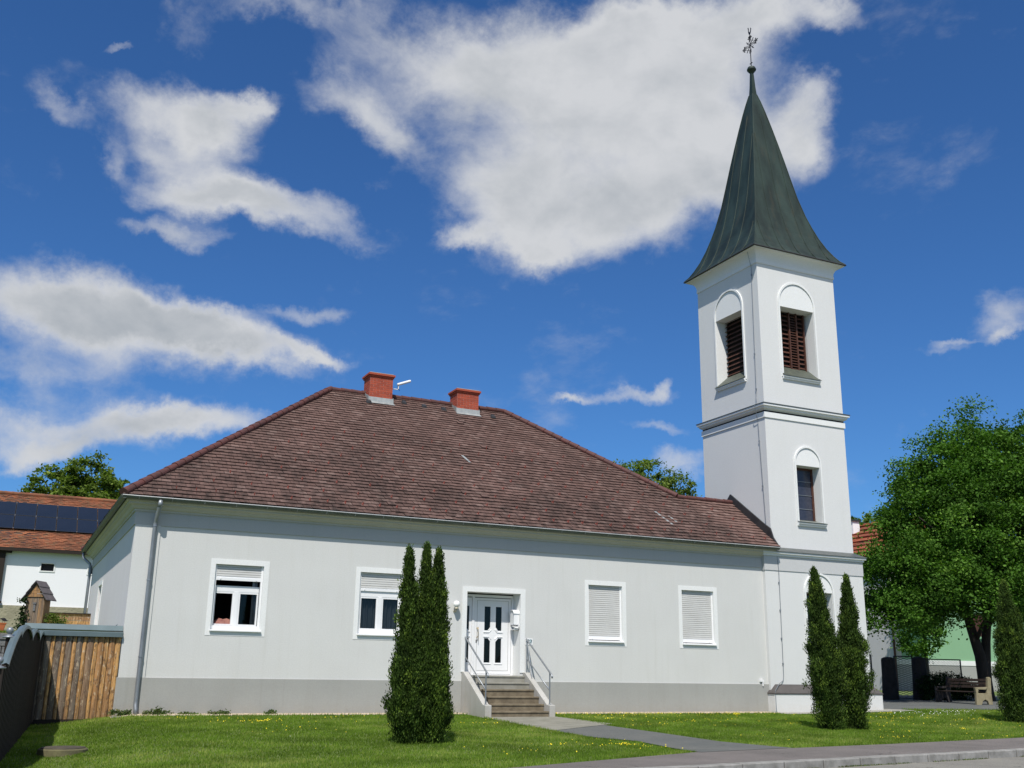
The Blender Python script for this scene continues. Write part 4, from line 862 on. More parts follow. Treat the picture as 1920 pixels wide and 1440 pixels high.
# plinth with sloping ledge
m = MB(); m.ring(19.95, lx1, ly0, 4., [(.24, -.2), (.24, .585), (.0, .585)]); pli = m.build('plinth', 'wall_white', TW)
m = MB(); m.ring(19.95, lx1, ly0, 4., [(.26, .56), (.26, .60), (-.0, .86), (-.05, .87)]); m.build('ledge', 'ledge', pli)
# spire
prof = [(2.17, 16.11), (2.16, 16.135), (2.02, 16.28), (1.88, 16.5), (1.70, 16.85), (1.52, 17.3), (1.36, 17.8), (1.22, 18.3), (1.04, 19.1), (.89, 19.95), (.745, 20.8), (.60, 21.6), (.45, 22.4), (.31, 23.1), (.20, 23.6), (.11, 23.95), (.085, 24.3), (.055, 24.95)]
cx, cy = 22.055, 1.855
m = MB(); m.ring(cx, cx, cy, cy, prof); m.face([(cx - 2.17, cy - 2.17, 16.1), (cx + 2.17, cy - 2.17, 16.1), (cx + 2.17, cy + 2.17, 16.1), (cx - 2.17, cy + 2.17, 16.1)]); sp = m.build('spire', 'copper', TW)
m = MB()
def hp(z):
    for (r0, z0), (r1, z1) in zip(prof[:-1], prof[1:]):
        if z0 <= z <= z1: return r0 + (r1 - r0) * (z - z0) / (z1 - z0)
    return .05
def wig(k, z, base): return base * hp(z) / 2.17
for sgn, axis in ((-1, 'y'), (-1, 'x'), (1, 'x'), (1, 'y')):
    for b in (-1.45, -.72, 0., .72, 1.45):
        pts = []
        for i in range(26):
            z = 16.15 + i * .27; h = hp(z)
            off = b + (.28 if b >= 0 else -.0) * 0
            # seams run parallel and die into the hips
            if abs(off * (1 - (z - 16.15) * .055)) > h - .05: break
            o_ = off * (1 - (z - 16.15) * .055)
            p = (cx + o_, cy + sgn * (h + .004), z) if axis == 'y' else (cx + sgn * (h + .004), cy + o_, z); pts.append(p)
        if len(pts) > 2: m.tube(pts, .016, 6)
for sx in (-1, 1):
    for sy in (-1, 1): m.tube([(cx + sx * r_, cy + sy * r_, z_) for r_, z_ in prof[1:16]], .022, 6)
m.build('seam', 'copper', sp)
m = MB(); m.ring(cx, cx, cy, cy, [(2.175, 16.085), (2.19, 16.10), (2.18, 16.13)]); m.build('drip_edge', 'flash', sp)
m = MB(); m.lathe((cx, cy, 25.13), [(.05, -.2), (.09, -.14), (.185, -.02), (.19, .02), (.15, .11), (.06, .17), (.02, .18)], 20); m.build('finial', 'copper', TW)
m = MB(); zc = 26.30; m.tube([(cx, cy, 25.3), (cx, cy, 26.75)], .02, 6)
def arm(p, q, r=.02): m.tube([p, q], r * 1.15, 6)
for s in (-1, 1):
    arm((cx, cy, zc + .03), (cx, cy + s * .50, zc + .03), .012); arm((cx, cy, zc - .03), (cx, cy + s * .44, zc - .03), .012)
    arm((cx, cy + s * .36, zc - .13), (cx, cy + s * .36, zc + .13)); arm((cx, cy + s * .44, zc - .06), (cx, cy + s * .44, zc + .06), .014)
    arm((cx, cy - .12, zc + s * .30 + .05), (cx, cy + .12, zc + s * .30 + .05)) if s > 0 else None
    for s2 in (-1, 1):
        arm((cx, cy, zc), (cx, cy + s * .22, zc + s2 * .25), .014); arm((cx, cy + s * .10, zc + s2 * .19), (cx, cy + s * .19, zc + s2 * .12), .012); arm((cx, cy + s * .24, zc + s2 * .10), (cx, cy + s * .34, zc + s2 * .04), .011)
    arm((cx, cy + s * .05, zc + .2), (cx, cy + s * .05, zc + .44), .011); arm((cx, cy + s * .05, zc - .2), (cx, cy + s * .05, zc - .36), .011)
arm((cx, cy - .07, 25.45), (cx, cy + .07, 25.45)); arm((cx, cy - .08, zc + .42), (cx, cy + .08, zc + .42))
cr_ = m.build('cross', 'black', TW)
m = MB(); rp = [(-.14, .10), (-.20, .26), (-.12, .34), (-.10, .20), (-.02, .14), (.05, .22), (.05, .38), (.10, .46), (.16, .42), (.12, .36), (.12, .2), (.06, .06), (0, .0), (-.08, .03)]
dx, dy = .15, .97
m.prism([(cx + a_ * .8 * dx - .006, cy + a_ * .8 * dy, 26.78 + z_ * .92) for a_, z_ in rp], (.014, .008, 0)); m.tube([(cx, cy, 26.7), (cx, cy, 26.8)], .012, 6); m.build('weathercock', 'black', cr_)
# lightning conductor
m = MB(); r = .011
m.tube([(20.02, .25, 16.08), (20.12, .28, 15.8), (20.235, .33, 15.5), (20.23, .40, 10.8), (20.225, .42, 10.6), (20.15, .3, 10.35), (20.04, .3, 10.28), (20.06, .3, 10.15), (20.20, .38, 9.78), (20.235, .40, 9.7), (20.235, .25, 5.9), (20.235, .1, 5.5)], r, 6)
m.tube([(20.3, -.14, 5.0), (20.33, -.155, 4.5), (20.30, -.145, 1.1), (20.27, -.145, .98), (20.05, -.2, .87), (19.75, -.36, .66), (19.72, -.40, .0)], r, 6)
for p in ((20.235, .33, 15.2), (20.235, .39, 12.2), (20.235, .4, 10.9), (20.235, .38, 9.), (20.235, .32, 7.4), (20.32, -.14, 4.1), (20.31, -.14, 3.2), (20.30, -.14, 2.3), (20.30, -.14, 1.5)): m.box((p[0] - .02, p[1] - .02, p[2] - .03), (p[0] + .02, p[1] + .02, p[2] + .03))
m.build('lightning_conductor', 'steel', TW)
# flashing between roof and tower
m = MB(); P = [(-.42, EZ), (-.30, z_at(-.30) + .03), (-.1, z_at(-.1) + .14), (.02, z_at(0.02) + .36), (.4, z_at(.4) + .33), (2.1, z_at(2.1) + .30), (2.35, z_at(2.05) + .1), (2.1, z_at(2.0) - .05)]
m.prism([(20.20, y, z) for y, z in P], (.05, 0, 0)); m.build('flashing', 'flash', H)

# ============================================================ FENCES
F = thing('log_fence', (-.9, .02, -.25), 'slab-log fence in orange and grey wood between house corner and side fence', 'fence')
m = MB(); x = -1.74; tones = [.1, .95, .08, .9, .15, .85, .1, .9, .35, .95, .7, .9, .75, .95, .8, .7]; wds = [.16, .085, .15, .085, .15, .09, .14, .09, .16, .09, .15, .10, .15, .12]
for i, wd in enumerate(wds):
    bulge = .045 if i % 2 == 0 else .03; yo = .0 if i % 2 == 0 else -.012; n = 6; zb_, zt_ = -.10, 1.80
    R0 = [(x + wd / 2 - wd / 2 * math.cos(math.pi * k / n), yo - bulge * math.sin(math.pi * k / n)) for k in range(n + 1)]; segs = 8
    for s in range(segs):
        z0, z1 = zb_ + (zt_ - zb_) * s / segs, zb_ + (zt_ - zb_) * (s + 1) / segs
        w0, w1 = .004 * math.sin(s * 1.7 + i), .004 * math.sin((s + 1) * 1.7 + i)
        for k in range(n): m.face([(R0[k][0] + w0, R0[k][1], z0), (R0[k + 1][0] + w0, R0[k + 1][1], z0), (R0[k + 1][0] + w1, R0[k + 1][1], z1), (R0[k][0] + w1, R0[k][1], z1)], cl(tones[i] + random.uniform(-.04, .04)))
    x += wd
m.box((-1.8, .02, -.2), (x, .05, 1.84), .1); m.build('planks', 'plank', F)
m = MB(); m.box((-1.75, -.06, -.30), (-.05, .0, -.11), .0); m.build('bottom_board', 'darkplank', F)
m = MB(); m.prism([(-2.2, -.12, 1.80), (-2.2, -.125, 1.905), (-2.2, -.11, 1.915), (-2.2, .0, 1.93), (-2.2, .0, 1.80)], (2.19, 0, -.0)); m.prism([(-2.2, -.085, 1.945), (-2.2, -.085, 1.955), (-2.2, .03, 2.075), (-2.2, .05, 2.075), (-2.2, .15, 1.93)], (2.19, 0, -.0)); cp = m.build('cap', 'cap', F)
m = MB(); m.prism([(-.27, .02, 1.99), (-.14, .03, 2.12), (-.17, .03, 1.99)], (0, .006, 0)); m.build('sheet_flap', 'cap', F)
m = MB(); m.box((-1.74, .05, -.3), (-1.64, .13, 1.86)); m.box((-.13, .05, -.3), (-.05, .13, 1.86)); m.build('post', 'darkplank', F)

def fx(y): return -1.78 + .082 * y if y < 0 else -1.78 - .03 * y
KP = [(.45, 1.66), (-1.60, 1.66), (-4.05, 1.63), (-7.0, 1.63)]
def ftop(y):
    for (a, za), (b, zb_) in zip(KP[:-1], KP[1:]):
        if b <= y <= a:
            t = (a - y) / (a - b); h = .20
            return za + (zb_ - za) * t + h * math.sin(math.pi * t) ** .6
    if y < -7.0: t = cl((-7.0 - y) / 2.0); return 1.70 - .62 * t ** 1.7
    return 1.7
G = thing('side_fence', (fx(-5), -5, -.4), 'dark board fence with arched tops and blue-grey metal capping at the left edge', 'fence')
m = MB(); y = .4; i = 0
while y > -8.95:
    y1 = y - .135; t = random.uniform(0, .6); dx = .012 * (i % 2); z0, z1 = ftop(y) - .015, ftop(y1) - .015
    a, b = (fx(y) - dx, y), (fx(y1 + .006) - dx, y1 + .006)
    m.prism([(a[0], a[1], T(*a) - .1), (b[0], b[1], T(*b) - .1), (b[0], b[1], z1), (a[0], a[1], z0)], (-.022, 0, 0), t); y = y1; i += 1
m.build('boards', 'darkplank', G)
m = MB(); ys = [.45 - .05 * k for k in range(188)]
for u, v in zip(ys[:-1], ys[1:]):
    for (d0, z0), (d1, z1) in (((.045, -.05), (.045, .0)), ((.045, .0), (-.0, .025)), ((0., .025), (-.07, .0)), ((-.07, 0), (-.07, -.05))):
        m.face([(fx(u) + d0, u, ftop(u) + z0), (fx(v) + d0, v, ftop(v) + z0), (fx(v) + d1, v, ftop(v) + z1), (fx(u) + d1, u, ftop(u) + z1)])
m.build('cap', 'cap', G)
for y, z in ((-7.75, 1.62), (-9.7, 1.13)):
    x = fx(y) - (.10 if y > -8 else .03); mb = MB(); mb.box((x - .05, y - .05, T(x, y) - .1), (x + .05, y + .05, z - .06)); po = mb.build('post', 'darkplank', G)
    mb = MB(); mb.lathe((x, y, z - .06), [(.001, 0), (.10, 0), (.11, .02), (.05, .04), (.03, .06)] + [(.058 * math.sin(a), .12 - .058 * math.cos(a)) for a in [math.pi * k / 10 for k in range(1, 11)]], 16); mb.build('ball_cap', 'zinc', po, smooth=True)
m = MB(); m.box((fx(0) - .2, .0, .0), (fx(0), .001, .001)) 
# manhole
t = thing('manhole_cover', (-1.38, -6.3, T(-1.38, -6.3)), 'round weathered concrete shaft cover standing out of the grass near the side fence', 'manhole cover')
z = -.42; m = MB(); m.lathe((-1.38, -6.3, z), [(.43, -.1), (.42, .10), (.405, .115), (.38, .12)], 40); m.build('ring', 'mossring', t)
m = MB(); m.lathe((-1.38, -6.3, z), [(.385, .10), (.375, .135), (.3, .142), (.001, .145)], 40); m.build('lid', 'manhole', t)

# ============================================================ VEGETATION
def thuja(loc, stems, label, group, n=15000):
    t = thing('thuja', loc, label, 'conifer', group); x0, y0, z0 = loc; V = []; TN = []
    tr = MB()
    for sx, sy, H_, Rm, lx, ly, zlow in stems:
        n = int(n * 2.0); nc = int(520 * H_ / 4); per = n // nc
        tt = RNG.power(1.05, nc) * 0 + RNG.uniform(0, 1, nc) ** .85; a = RNG.uniform(0, 6.283, nc)
        f = np.where(tt < .34, .50 + .50 * np.sin(tt / .34 * np.pi / 2), np.clip((1 - tt) / .66, 0, 1) ** .72)
        lump = 1 + .12 * np.sin(a * 3 + tt * 9 + sx * 20) + .10 * np.sin(a * 2 - tt * 27 + x0) + .08 * np.sin(a * 4 + tt * 46)
        rr = Rm * f * lump * np.where(RNG.uniform(0, 1, nc) < .72, RNG.uniform(.74, 1.10, nc), RNG.uniform(.2, .8, nc))
        cz = zlow + tt * (H_ - zlow)
        C = np.stack([x0 + sx + lx * tt ** 1.2 + rr * np.cos(a), y0 + sy + ly * tt + rr * np.sin(a), z0 + cz], 1)
        C = np.repeat(C, per, 0); A = np.repeat(a, per); TT = np.repeat(tt, per); M = len(C)
        sg = (.028 + .030 * np.clip(1 - TT, 0, 1))[:, None]
        P = C + RNG.normal(0, 1, (M, 3)) * sg * np.array([1, 1, 1.7])
        P[:, 2] = np.maximum(P[:, 2], z0 + .03)
        d = np.stack([np.cos(A) * .45, np.sin(A) * .45, np.ones(M)], 1) + RNG.normal(0, .38, (M, 3)); d /= np.linalg.norm(d, axis=1)[:, None]
        s = np.cross(d, RNG.normal(0, 1, (M, 3))); s /= np.linalg.norm(s, axis=1)[:, None]
        L = RNG.uniform(.035, .08, M)[:, None]; Wd = RNG.uniform(.008, .015, M)[:, None]
        Q = np.stack([P - d * L * .4, P + s * Wd, P + d * L * .6, P - s * Wd], 1); V.append(Q.reshape(-1, 3))
        ct = np.repeat(RNG.normal(.42, .24, nc), per); TN.append(np.clip(ct + RNG.normal(0, .16, M), 0, 1))
        tr.tube([(x0 + sx, y0 + sy, z0 - .1), (x0 + sx + lx * .5, y0 + sy, z0 + H_ * .5), (x0 + sx + lx, y0 + sy + ly, z0 + H_ * .93)], [.05, .035, .008], 7)
        # dense inner branchlets
        M = n // 6; tt = RNG.uniform(0.02, .97, M); f = np.where(tt < .34, .50 + .50 * np.sin(tt / .34 * np.pi / 2), np.clip((1 - tt) / .66, 0, 1) ** .72); a = RNG.uniform(0, 6.283, M); r_ = Rm * f * RNG.uniform(.1, .78, M)
        P = np.stack([x0 + sx + lx * tt ** 1.2 + r_ * np.cos(a), y0 + sy + ly * tt + r_ * np.sin(a), z0 + zlow + tt * (H_ - zlow)], 1); d = RNG.normal(0, .5, (M, 3)) + np.array([0, 0, 1]); d /= np.linalg.norm(d, axis=1)[:, None]
        s = np.cross(d, RNG.normal(0, 1, (M, 3))); s /= np.linalg.norm(s, axis=1)[:, None]; Q = np.stack([P - d * .06, P + s * .035, P + d * .07, P - s * .035], 1); V.append(Q.reshape(-1, 3)); TN.append(np.clip(RNG.normal(.3, .1, M), 0, 1))
    npmesh('foliage', np.concatenate(V), 4, np.concatenate(TN), 'thuja', t); tr.build('trunk', 'bark', t); return t
TG = 'slender thujas on the lawn'
thuja((4.75, -7.5, -.24), [(.0, 0, 3.72, .30, -.14, 0, .06), (-.03, .02, 2.2, .35, -.05, 0, .1)], 'slimmer single-tipped thuja left of its double-tipped neighbour, before the curtained window', TG, 15000)
thuja((5.12, -7.52, -.25), [(-.07, 0, 3.84, .25, -.06, 0, .06), (.14, .03, 3.74, .25, -.0, 0, .1), (.06, 0, 2.5, .34, .0, 0, .1)], 'fuller double-tipped thuja beside the slimmer one, left of the front door', TG, 12000)
thuja((16.92, -5.9, -.19), [(.0, 0, 4.05, .44, -.26, 0, .05)], 'thuja in front of the tower leaning slightly left, the left one of the close pair', TG, 24000)
thuja((17.75, -5.95, -.19), [(.0, 0, 3.9, .38, -.03, 0, .05)], 'upright thuja in front of the tower, the right one of the close pair', TG, 22000)
thuja((24.55, -5.3, -.08), [(.0, 0, 4.05, .45, .12, 0, .05), (.25, -.1, 3.2, .38, .15, 0, .05)], 'thuja standing alone in front of the bench at the right edge', TG, 20000)

def broadleaf(name, loc, lobes, trunk, label, cat, group, mat, n, leaf, sig, ncl, flat=.7, shell=.55, tname='foliage', drop=0.):
    t = thing(name, loc, label, cat, group); V = []; TN = []; vol = np.array([l[3] * l[4] * l[5] for l in lobes]); vol = vol / vol.sum()
    for (cx_, cy_, cz_, rx, ry, rz), f in zip(lobes, vol):
        nc = max(4, int(ncl * f)); d = RNG.normal(0, 1, (nc, 3)); d /= np.linalg.norm(d, axis=1)[:, None]
        rad = np.where(RNG.uniform(0, 1, nc) < shell, RNG.uniform(.82, 1.05, nc), RNG.uniform(.15, .85, nc))[:, None]
        C = np.array([cx_, cy_, cz_]) + d * rad * np.array([rx, ry, rz]); per = max(3, int(n * f / nc)); siz = RNG.uniform(.6, 1.4, nc)
        C = np.repeat(C, per, 0); M = len(C); sgs = np.repeat(siz, per)[:, None] * sig
        o = RNG.normal(0, 1, (M, 3)) * sgs * np.array([1, 1, .55]); P = C + o; P[:, 2] -= drop * (np.abs(o[:, 0]) + np.abs(o[:, 1]))
        nn = RNG.normal(0, 1, (M, 3)) * np.array([1, 1, 1]) + np.array([0, 0, flat * 1.6]) ; nn /= np.linalg.norm(nn, axis=1)[:, None]
        a = np.cross(nn, RNG.normal(0, 1, (M, 3))); a /= np.linalg.norm(a, axis=1)[:, None]; b = np.cross(nn, a); L = (RNG.uniform(.6, 1.2, M) * leaf)[:, None]
        V.append(np.stack([P - a * L * .55, P + b * L * .36, P + a * L * .55, P - b * L * .36], 1).reshape(-1, 3))
        TN.append(np.clip(np.repeat(RNG.normal(.45, .21, nc), per) + RNG.normal(0, .17, M), 0, 1))
    npmesh(tname, np.concatenate(V), 4, np.concatenate(TN), mat, t)
    if trunk:
        tb = MB()
        for pts, rs in trunk: tb.tube(pts, rs, 10)
        tb.build('trunk', 'bark', t, smooth=True)
    return t
# maple
mx, my, mz = 33.5, 3.2, T(33.5, 3.2)
lobes = [(34.2, 3.4, 8.0, 3.6, 3.4, 3.2), (31.5, 2.8, 6.6, 2.3, 2.6, 2.0), (30.0, 3.0, 4.95, 2.2, 2.4, 1.3), (33.5, 3.4, 10.5, 1.7, 1.8, 1.6), (34.7, 3.2, 11.7, 1.0, 1.1, 1.2), (31.9, 3.4, 9.1, 1.5, 1.8, 1.5), (36.6, 2.6, 9.8, 2.6, 2.5, 2.2), (37.2, 2.4, 6.2, 3.0, 3.0, 2.6), (33.6, 1.0, 5.0, 2.6, 2.1, 1.6), (33.4, 5.2, 5.4, 2.8, 2.0, 2.0), (36.2, 2., 4.5, 2.2, 2.2, 1.0), (30.1, 3.2, 7.2, 1.2, 1.5, 1.2), (28.5, 3.2, 3.9, 1.1, 1.6, .85), (32.2, 1.4, 4.0, 1.5, 1.5, .6), (29.1, 3.2, 5.4, 1.3, 1.6, 1.1), (29.4, 3.4, 3.8, 1.7, 1.8, .65), (31.2, 2.8, 4.1, 1.3, 1.5, .6), (38.2, 2, 8.2, 2., 2.4, 2.2), (35.6, 2.4, 11.2, 1.4, 1.5, 1.1)]
def br(a, b, c, r0, r1): a, b, c = Vector(a), Vector(b), Vector(c); return ([a, a.lerp(b, .5) + Vector((0, 0, .1)), b, c], [r0, r0 * .8, r0 * .55, r1])
tk = [([(mx, my, mz - .1), (mx - .02, my, mz + .35), (mx - .05, my, mz + 1.0), (mx - .16, my, 2.0), (mx - .55, my, 3.2), (mx - .9, my + .1, 5.2), (mx - .9, my, 7.4)], [.34, .29, .27, .22, .18, .14, .06]),
      ([(mx + .06, my, mz + .6), (mx + .1, my, 1.6), (mx + .2, my - .05, 2.6), (mx + .38, my - .1, 3.6), (mx + .7, my - .1, 5.4), (mx + .8, my, 9.)], [.2, .2, .18, .17, .13, .05])]
for b in (((mx - .6, my, 3.3), (31.2, 3, 4.6), (29.2, 3.1, 5.0)), ((mx - .85, my, 4.5), (31.6, 2.6, 6.5), (30.2, 2.8, 7.4)), ((mx + .5, my, 4.2), (36, 2.4, 5.8), (38, 2.2, 6.6)), ((mx + .7, my, 5.4), (35.8, 3., 8.2), (36.8, 2.8, 10.2)), ((mx - .3, my, 2.6), (32.2, 1.6, 3.6), (31.5, .9, 4.2)), ((mx + .3, my, 3.2), (34.6, 1.6, 4.2), (36, 1.2, 4.6))): tk.append(br(*b, .09, .02))
broadleaf('maple_tree', (mx, my, mz), lobes, tk, 'large leafy green maple with a forked trunk behind the bench', 'tree', None, 'maple', 260000, .125, .30, 1500, drop=.25)
# walnut trees beyond the roofs
wl = 'tree showing above the roofs'
broadleaf('tree', (.6, 45, 3.), [(.9, 45, 12.6, 1.5, 1.5, 1.7), (-.9, 45, 12.2, 1.3, 1.3, 1.2), (2.5, 45, 12.3, 1.1, 1.3, 1.3), (-2.2, 45, 12.1, .8, 1, .5), (.6, 45, 10.5, 3., 2.5, 1.6), (1.4, 45, 14.0, .5, .6, .6), (3.1, 45, 11.8, .9, 1, .9), (-1.6, 45, 13.3, .5, .5, .5)], [([(.6, 45, 2.5), (.7, 45, 7), (.9, 45, 12)], [.3, .22, .08]), br((.7, 45, 8), (-.6, 45, 11), (-1.8, 45, 12.8), .12, .03), br((.7, 45, 8), (2, 45, 11), (2.7, 45, 13), .12, .03)], 'light green broadleaf tree rising behind the barn with the solar panels', 'tree', None, 'walnut', 26000, .22, .2, 420, shell=.7)
broadleaf('tree', (32, 25, .3), [(31.9, 25, 11.9, 1.7, 1.7, 1.8), (30.4, 25, 12.3, 1.2, 1.3, 1.1), (33.6, 25, 11.7, 1.2, 1.3, 1.4), (29.2, 25, 12.5, 1.0, .9, 1.0), (31.8, 25, 13.4, .45, .6, .5), (34.6, 25, 11.5, .6, .8, .9), (31.6, 25, 10, 3.4, 2.5, 1.6), (36.5, 25, 10.2, 1.6, 1.6, .9)], [([(32, 25, .0), (32, 25, 7), (31.9, 25, 12.2)], [.35, .25, .08]), br((32, 25, 8), (33.2, 25, 10.5), (34.6, 25, 12.2), .12, .02), br((32, 25, 8), (31, 25, 10.5), (29.3, 25, 12.6), .12, .02), br((32.5, 25, 9), (33.8, 25, 11.2), (34.3, 25, 12.9), .07, .015)], 'loose-crowned tree rising behind the low roof left of the tower', 'tree', None, 'walnut', 26000, .17, .2, 420, shell=.75)
broadleaf('tree', (64.5, 40, .3), [(63.9, 40, 13.2, 1.6, 1.6, 1.7), (65.5, 40, 12.5, 1.8, 1.8, 1.8), (62.5, 40, 10.8, 1.5, 1.5, 1.5)], [([(64.3, 40, 0), (64.3, 40, 8), (64.2, 40, 12)], [.3, .2, .08])], 'distant green tree behind the red roof right of the tower', 'tree', None, 'walnut', 9000, .28, .25, 200)
broadleaf('shrub', (51.2, 22, .3), [(50.6, 22., 7.4, 1.2, 1.2, 2.6), (50.2, 22, 4.4, 1.4, 1.3, 2.2), (51.0, 22., 9.2, .7, .8, 1.4)], [([(50.6, 22, 0), (50.6, 22, 8)], [.15, .05])], 'tall bush growing against the red-roofed house', 'shrub', None, 'maple', 12000, .2, .25, 220)
broadleaf('hedge', (32.9, 4.4, .25), [(32.9, 4.6, .7, 1.15, .6, .6), (32.0, 4.7, .75, .6, .5, .55), (33.7, 4.4, .65, .6, .5, .5)], None, 'low dark clipped bush behind the bench', 'bush', None, 'hedge', 16000, .07, .09, 500)
broadleaf('ivy', (-2.25, 6, 1.2), [(-2.22, 6.15, 2.4, .08, .12, .55), (-2.27, 6.15, 2.9, .1, .1, .08)], None, 'dark ivy climbing the left side of the wooden hutch', 'climbing plant', None, 'hedge', 900, .07, .05, 40)
broadleaf('conifer_shrub', (-1.5, 6.4, 1.1), [(-1.42, 5.9, 2.2, .18, .2, .35), (-1.2, 5.9, 2.3, .16, .2, .22), (-1.55, 5.9, 2.0, .15, .2, .25)], None, 'small bright green bush right of the wooden hutch', 'shrub', None, 'walnut', 3500, .05, .06, 120)
WG = 'weeds at the foot of the house wall'
for i, (x, y, w_, h, n, lab) in enumerate([(.12, -.3, .30, .20, 700, 'bushy weed clump at the house corner left of the downpipe foot'), (.95, -.25, .38, .16, 700, 'spiky weed clump just right of the downpipe foot'), (1.75, -.2, .3, .06, 300, 'flat weed patch under the open window'), (2.45, -.2, .28, .12, 400, 'low weed with dry stalks under the open window'), (3.75, -.2, .16, .14, 400, 'small round brownish weed right of the open window')]):
    z = T(x, y); broadleaf('weed', (x, y, z), [(x, y, z + h * .35, w_, .1, h * .5)], None, lab, 'weed', WG, 'weed', n, .05, .035, 30, flat=.1)

# ============================================================ YARD ON THE LEFT
t = thing('hutch', (-1.845, 6.17, 1.1), 'tall narrow weathered wooden hutch with shingled gable roof behind the fence', 'hutch')
x0, x1, y0, y1, ze, zr = -2.12, -1.57, 6.0, 6.34, 3.02, 3.40
m = MB(); n = 7
for i in range(n): a, b = x0 + (x1 - x0) * i / n, x0 + (x1 - x0) * (i + 1) / n - .004; m.box((a, y0 - random.uniform(0, .006), 1.0), (b, y0 + .02, ze), random.uniform(0, .35) + (.35 if i > 4 else 0))
m.box((x1 - .02, y0 + .02, 1.), (x1, y1, ze), .55); m.box((x0, y0 + .02, 1.), (x0 + .02, y1, ze), .4); m.box((x0, y1 - .02, 1.), (x1, y1, ze), .4); m.build('body', 'hutch', t)
m = MB(); xc = (x0 + x1) / 2
for k in range(4):
    za_, zb_ = ze + (zr - ze) * k / 4, ze + (zr - ze) * (k + 1) / 4 - .006; ha, hb = (x1 - x0) / 2 * (1 - k / 4), (x1 - x0) / 2 * (1 - (k + 1) / 4)
    m.prism([(xc - ha, y0 - .03, za_), (xc + ha, y0 - .03, za_), (xc + hb, y0 - .03, zb_), (xc - hb, y0 - .03, zb_)], (0, .03, 0), .95)
m.build('gable', 'hutch', t)
m = MB()
for s in (-1, 1):
    for k in range(3):
        u0, u1 = 1.38 - k * .46, .86 - k * .46 if k < 2 else 0.; u0 = 1.42 - k * .46
        u1 = max(0, u0 - .52); hx = (x1 - x0) / 2; P0_, P1_ = (xc + s * hx * u0, zr + .04 - (zr - ze) * u0), (xc + s * hx * u1, zr + .04 - (zr - ze) * u1); l = .015 * (3 - k) * 0 + .012 * k
        m.prism([(P0_[0], y0 - .12, P0_[1] + .02 + l), (P1_[0], y0 - .12, P1_[1] + l), (P1_[0], y0 - .12, P1_[1] + .025 + l), (P0_[0], y0 - .12, P0_[1] + .045 + l)], (0, y1 - y0 + .24, 0), 0.)
m.build('roof', 'hutchroof', t); t.rotation_euler.z = -R(30)
m = MB(); m.box((xc - .03, y0 - .03, 2.62), (xc + .03, y0 - .008, 2.80)); m.box((xc - .05, y0 - .04, 2.82), (xc + .05, y0 - .008, 2.86)); m.build('handle', 'stonegrey', t)
t = thing('plank_wall', (-.8, 12, 1.8), 'low wall of horizontal brown boards beyond the fence', 'board wall'); m = MB(); z = 1.7; i = 0
while z < 2.8: m.box((-1.55, 12 - .01 * (i % 2), z), (.0, 12.04, z + .12), (.95, .7, .9, .6)[i % 4]); z += .13; i += 1
m.build('boards', 'plank', t); m = MB(); m.box((-1.6, 11.95, 2.83), (.0, 12.08, 2.86)); m.build('top_board', 'darkplank', t)
t = thing('stone_wall', (-3.3, 4.2, -.2), 'rough grey stone wall behind the side fence', 'wall'); m = MB(); z = .0; j = 0
while z < 1.92:
    h = random.uniform(.14, .24); x = -4.6
    while x < -2.0:
        L = random.uniform(.22, .5); m.box((x, 4.0 + random.uniform(-.03, .03), z), (x + L - .015, 4.45, min(z + h, 1.95) - .012), random.random()); x += L
    z += h
m.build('stones', 'stonegrey', t, bevel=.015); m = MB(); m.box((-4.6, 4.06, -.3), (-2.0, 4.44, 1.92)); m.build('core', 'darkplank', t)
tag(blades('wall_grass', [(random.uniform(-3.2, -2.2), random.uniform(4.0, 4.4)) for _ in range(10)], .02, .05, .01, 'x'), 'grass growing on top of the grey stone wall', 'grass')
gp = bpy.data.objects['wall_grass']; bpy.data.objects.remove(gp)
P = [(random.uniform(-3.4, -2.0), random.uniform(4.0, 4.42)) for _ in range(2500)]; V = []
for x, y in P: a = random.random() * 6.28; h = random.uniform(.03, .09); V += [(x - .008 * math.cos(a), y - .008 * math.sin(a), 1.94), (x + .008 * math.cos(a), y + .008 * math.sin(a), 1.94), (x + random.uniform(-.03, .03), y + random.uniform(-.03, .03), 1.94 + h)]
tag(npmesh('wall_grass', V, 3, RNG.uniform(.3, 1, len(P)), 'grassm'), 'grass growing on top of the grey stone wall', 'grass', kind='stuff')
t = thing('planter', (-2.75, 4.2, 1.95), 'orange terracotta flower box standing on the stone wall', 'planter'); m = MB(); m.prism([(-2.95, 4.1, 1.95), (-2.66, 4.1, 1.95), (-2.61, 4.1, 2.19), (-3.0, 4.1, 2.19)], (0, .25, 0)); m.build('box_body', 'terra', t, bevel=.01); m = MB(); m.box((-3.01, 4.09, 2.17), (-2.60, 4.36, 2.2)); m.build('rim', 'terra', t)
t = thing('bird_figure', (-2.69, 4.22, 2.2), 'dark metal bird figure standing on the orange flower box', 'ornament'); m = MB(); m.prism([(-2.80, 4.22, 2.315), (-2.66, 4.22, 2.33), (-2.60, 4.22, 2.27), (-2.55, 4.22, 2.255), (-2.62, 4.22, 2.24), (-2.70, 4.22, 2.25), (-2.74, 4.22, 2.29)], (0, .02, 0)); m.build('body', 'black', t); m = MB(); m.tube([(-2.70, 4.23, 2.26), (-2.705, 4.23, 2.2)], .004, 5); m.tube([(-2.66, 4.23, 2.26), (-2.655, 4.23, 2.2)], .004, 5); m.build('legs', 'black', t)

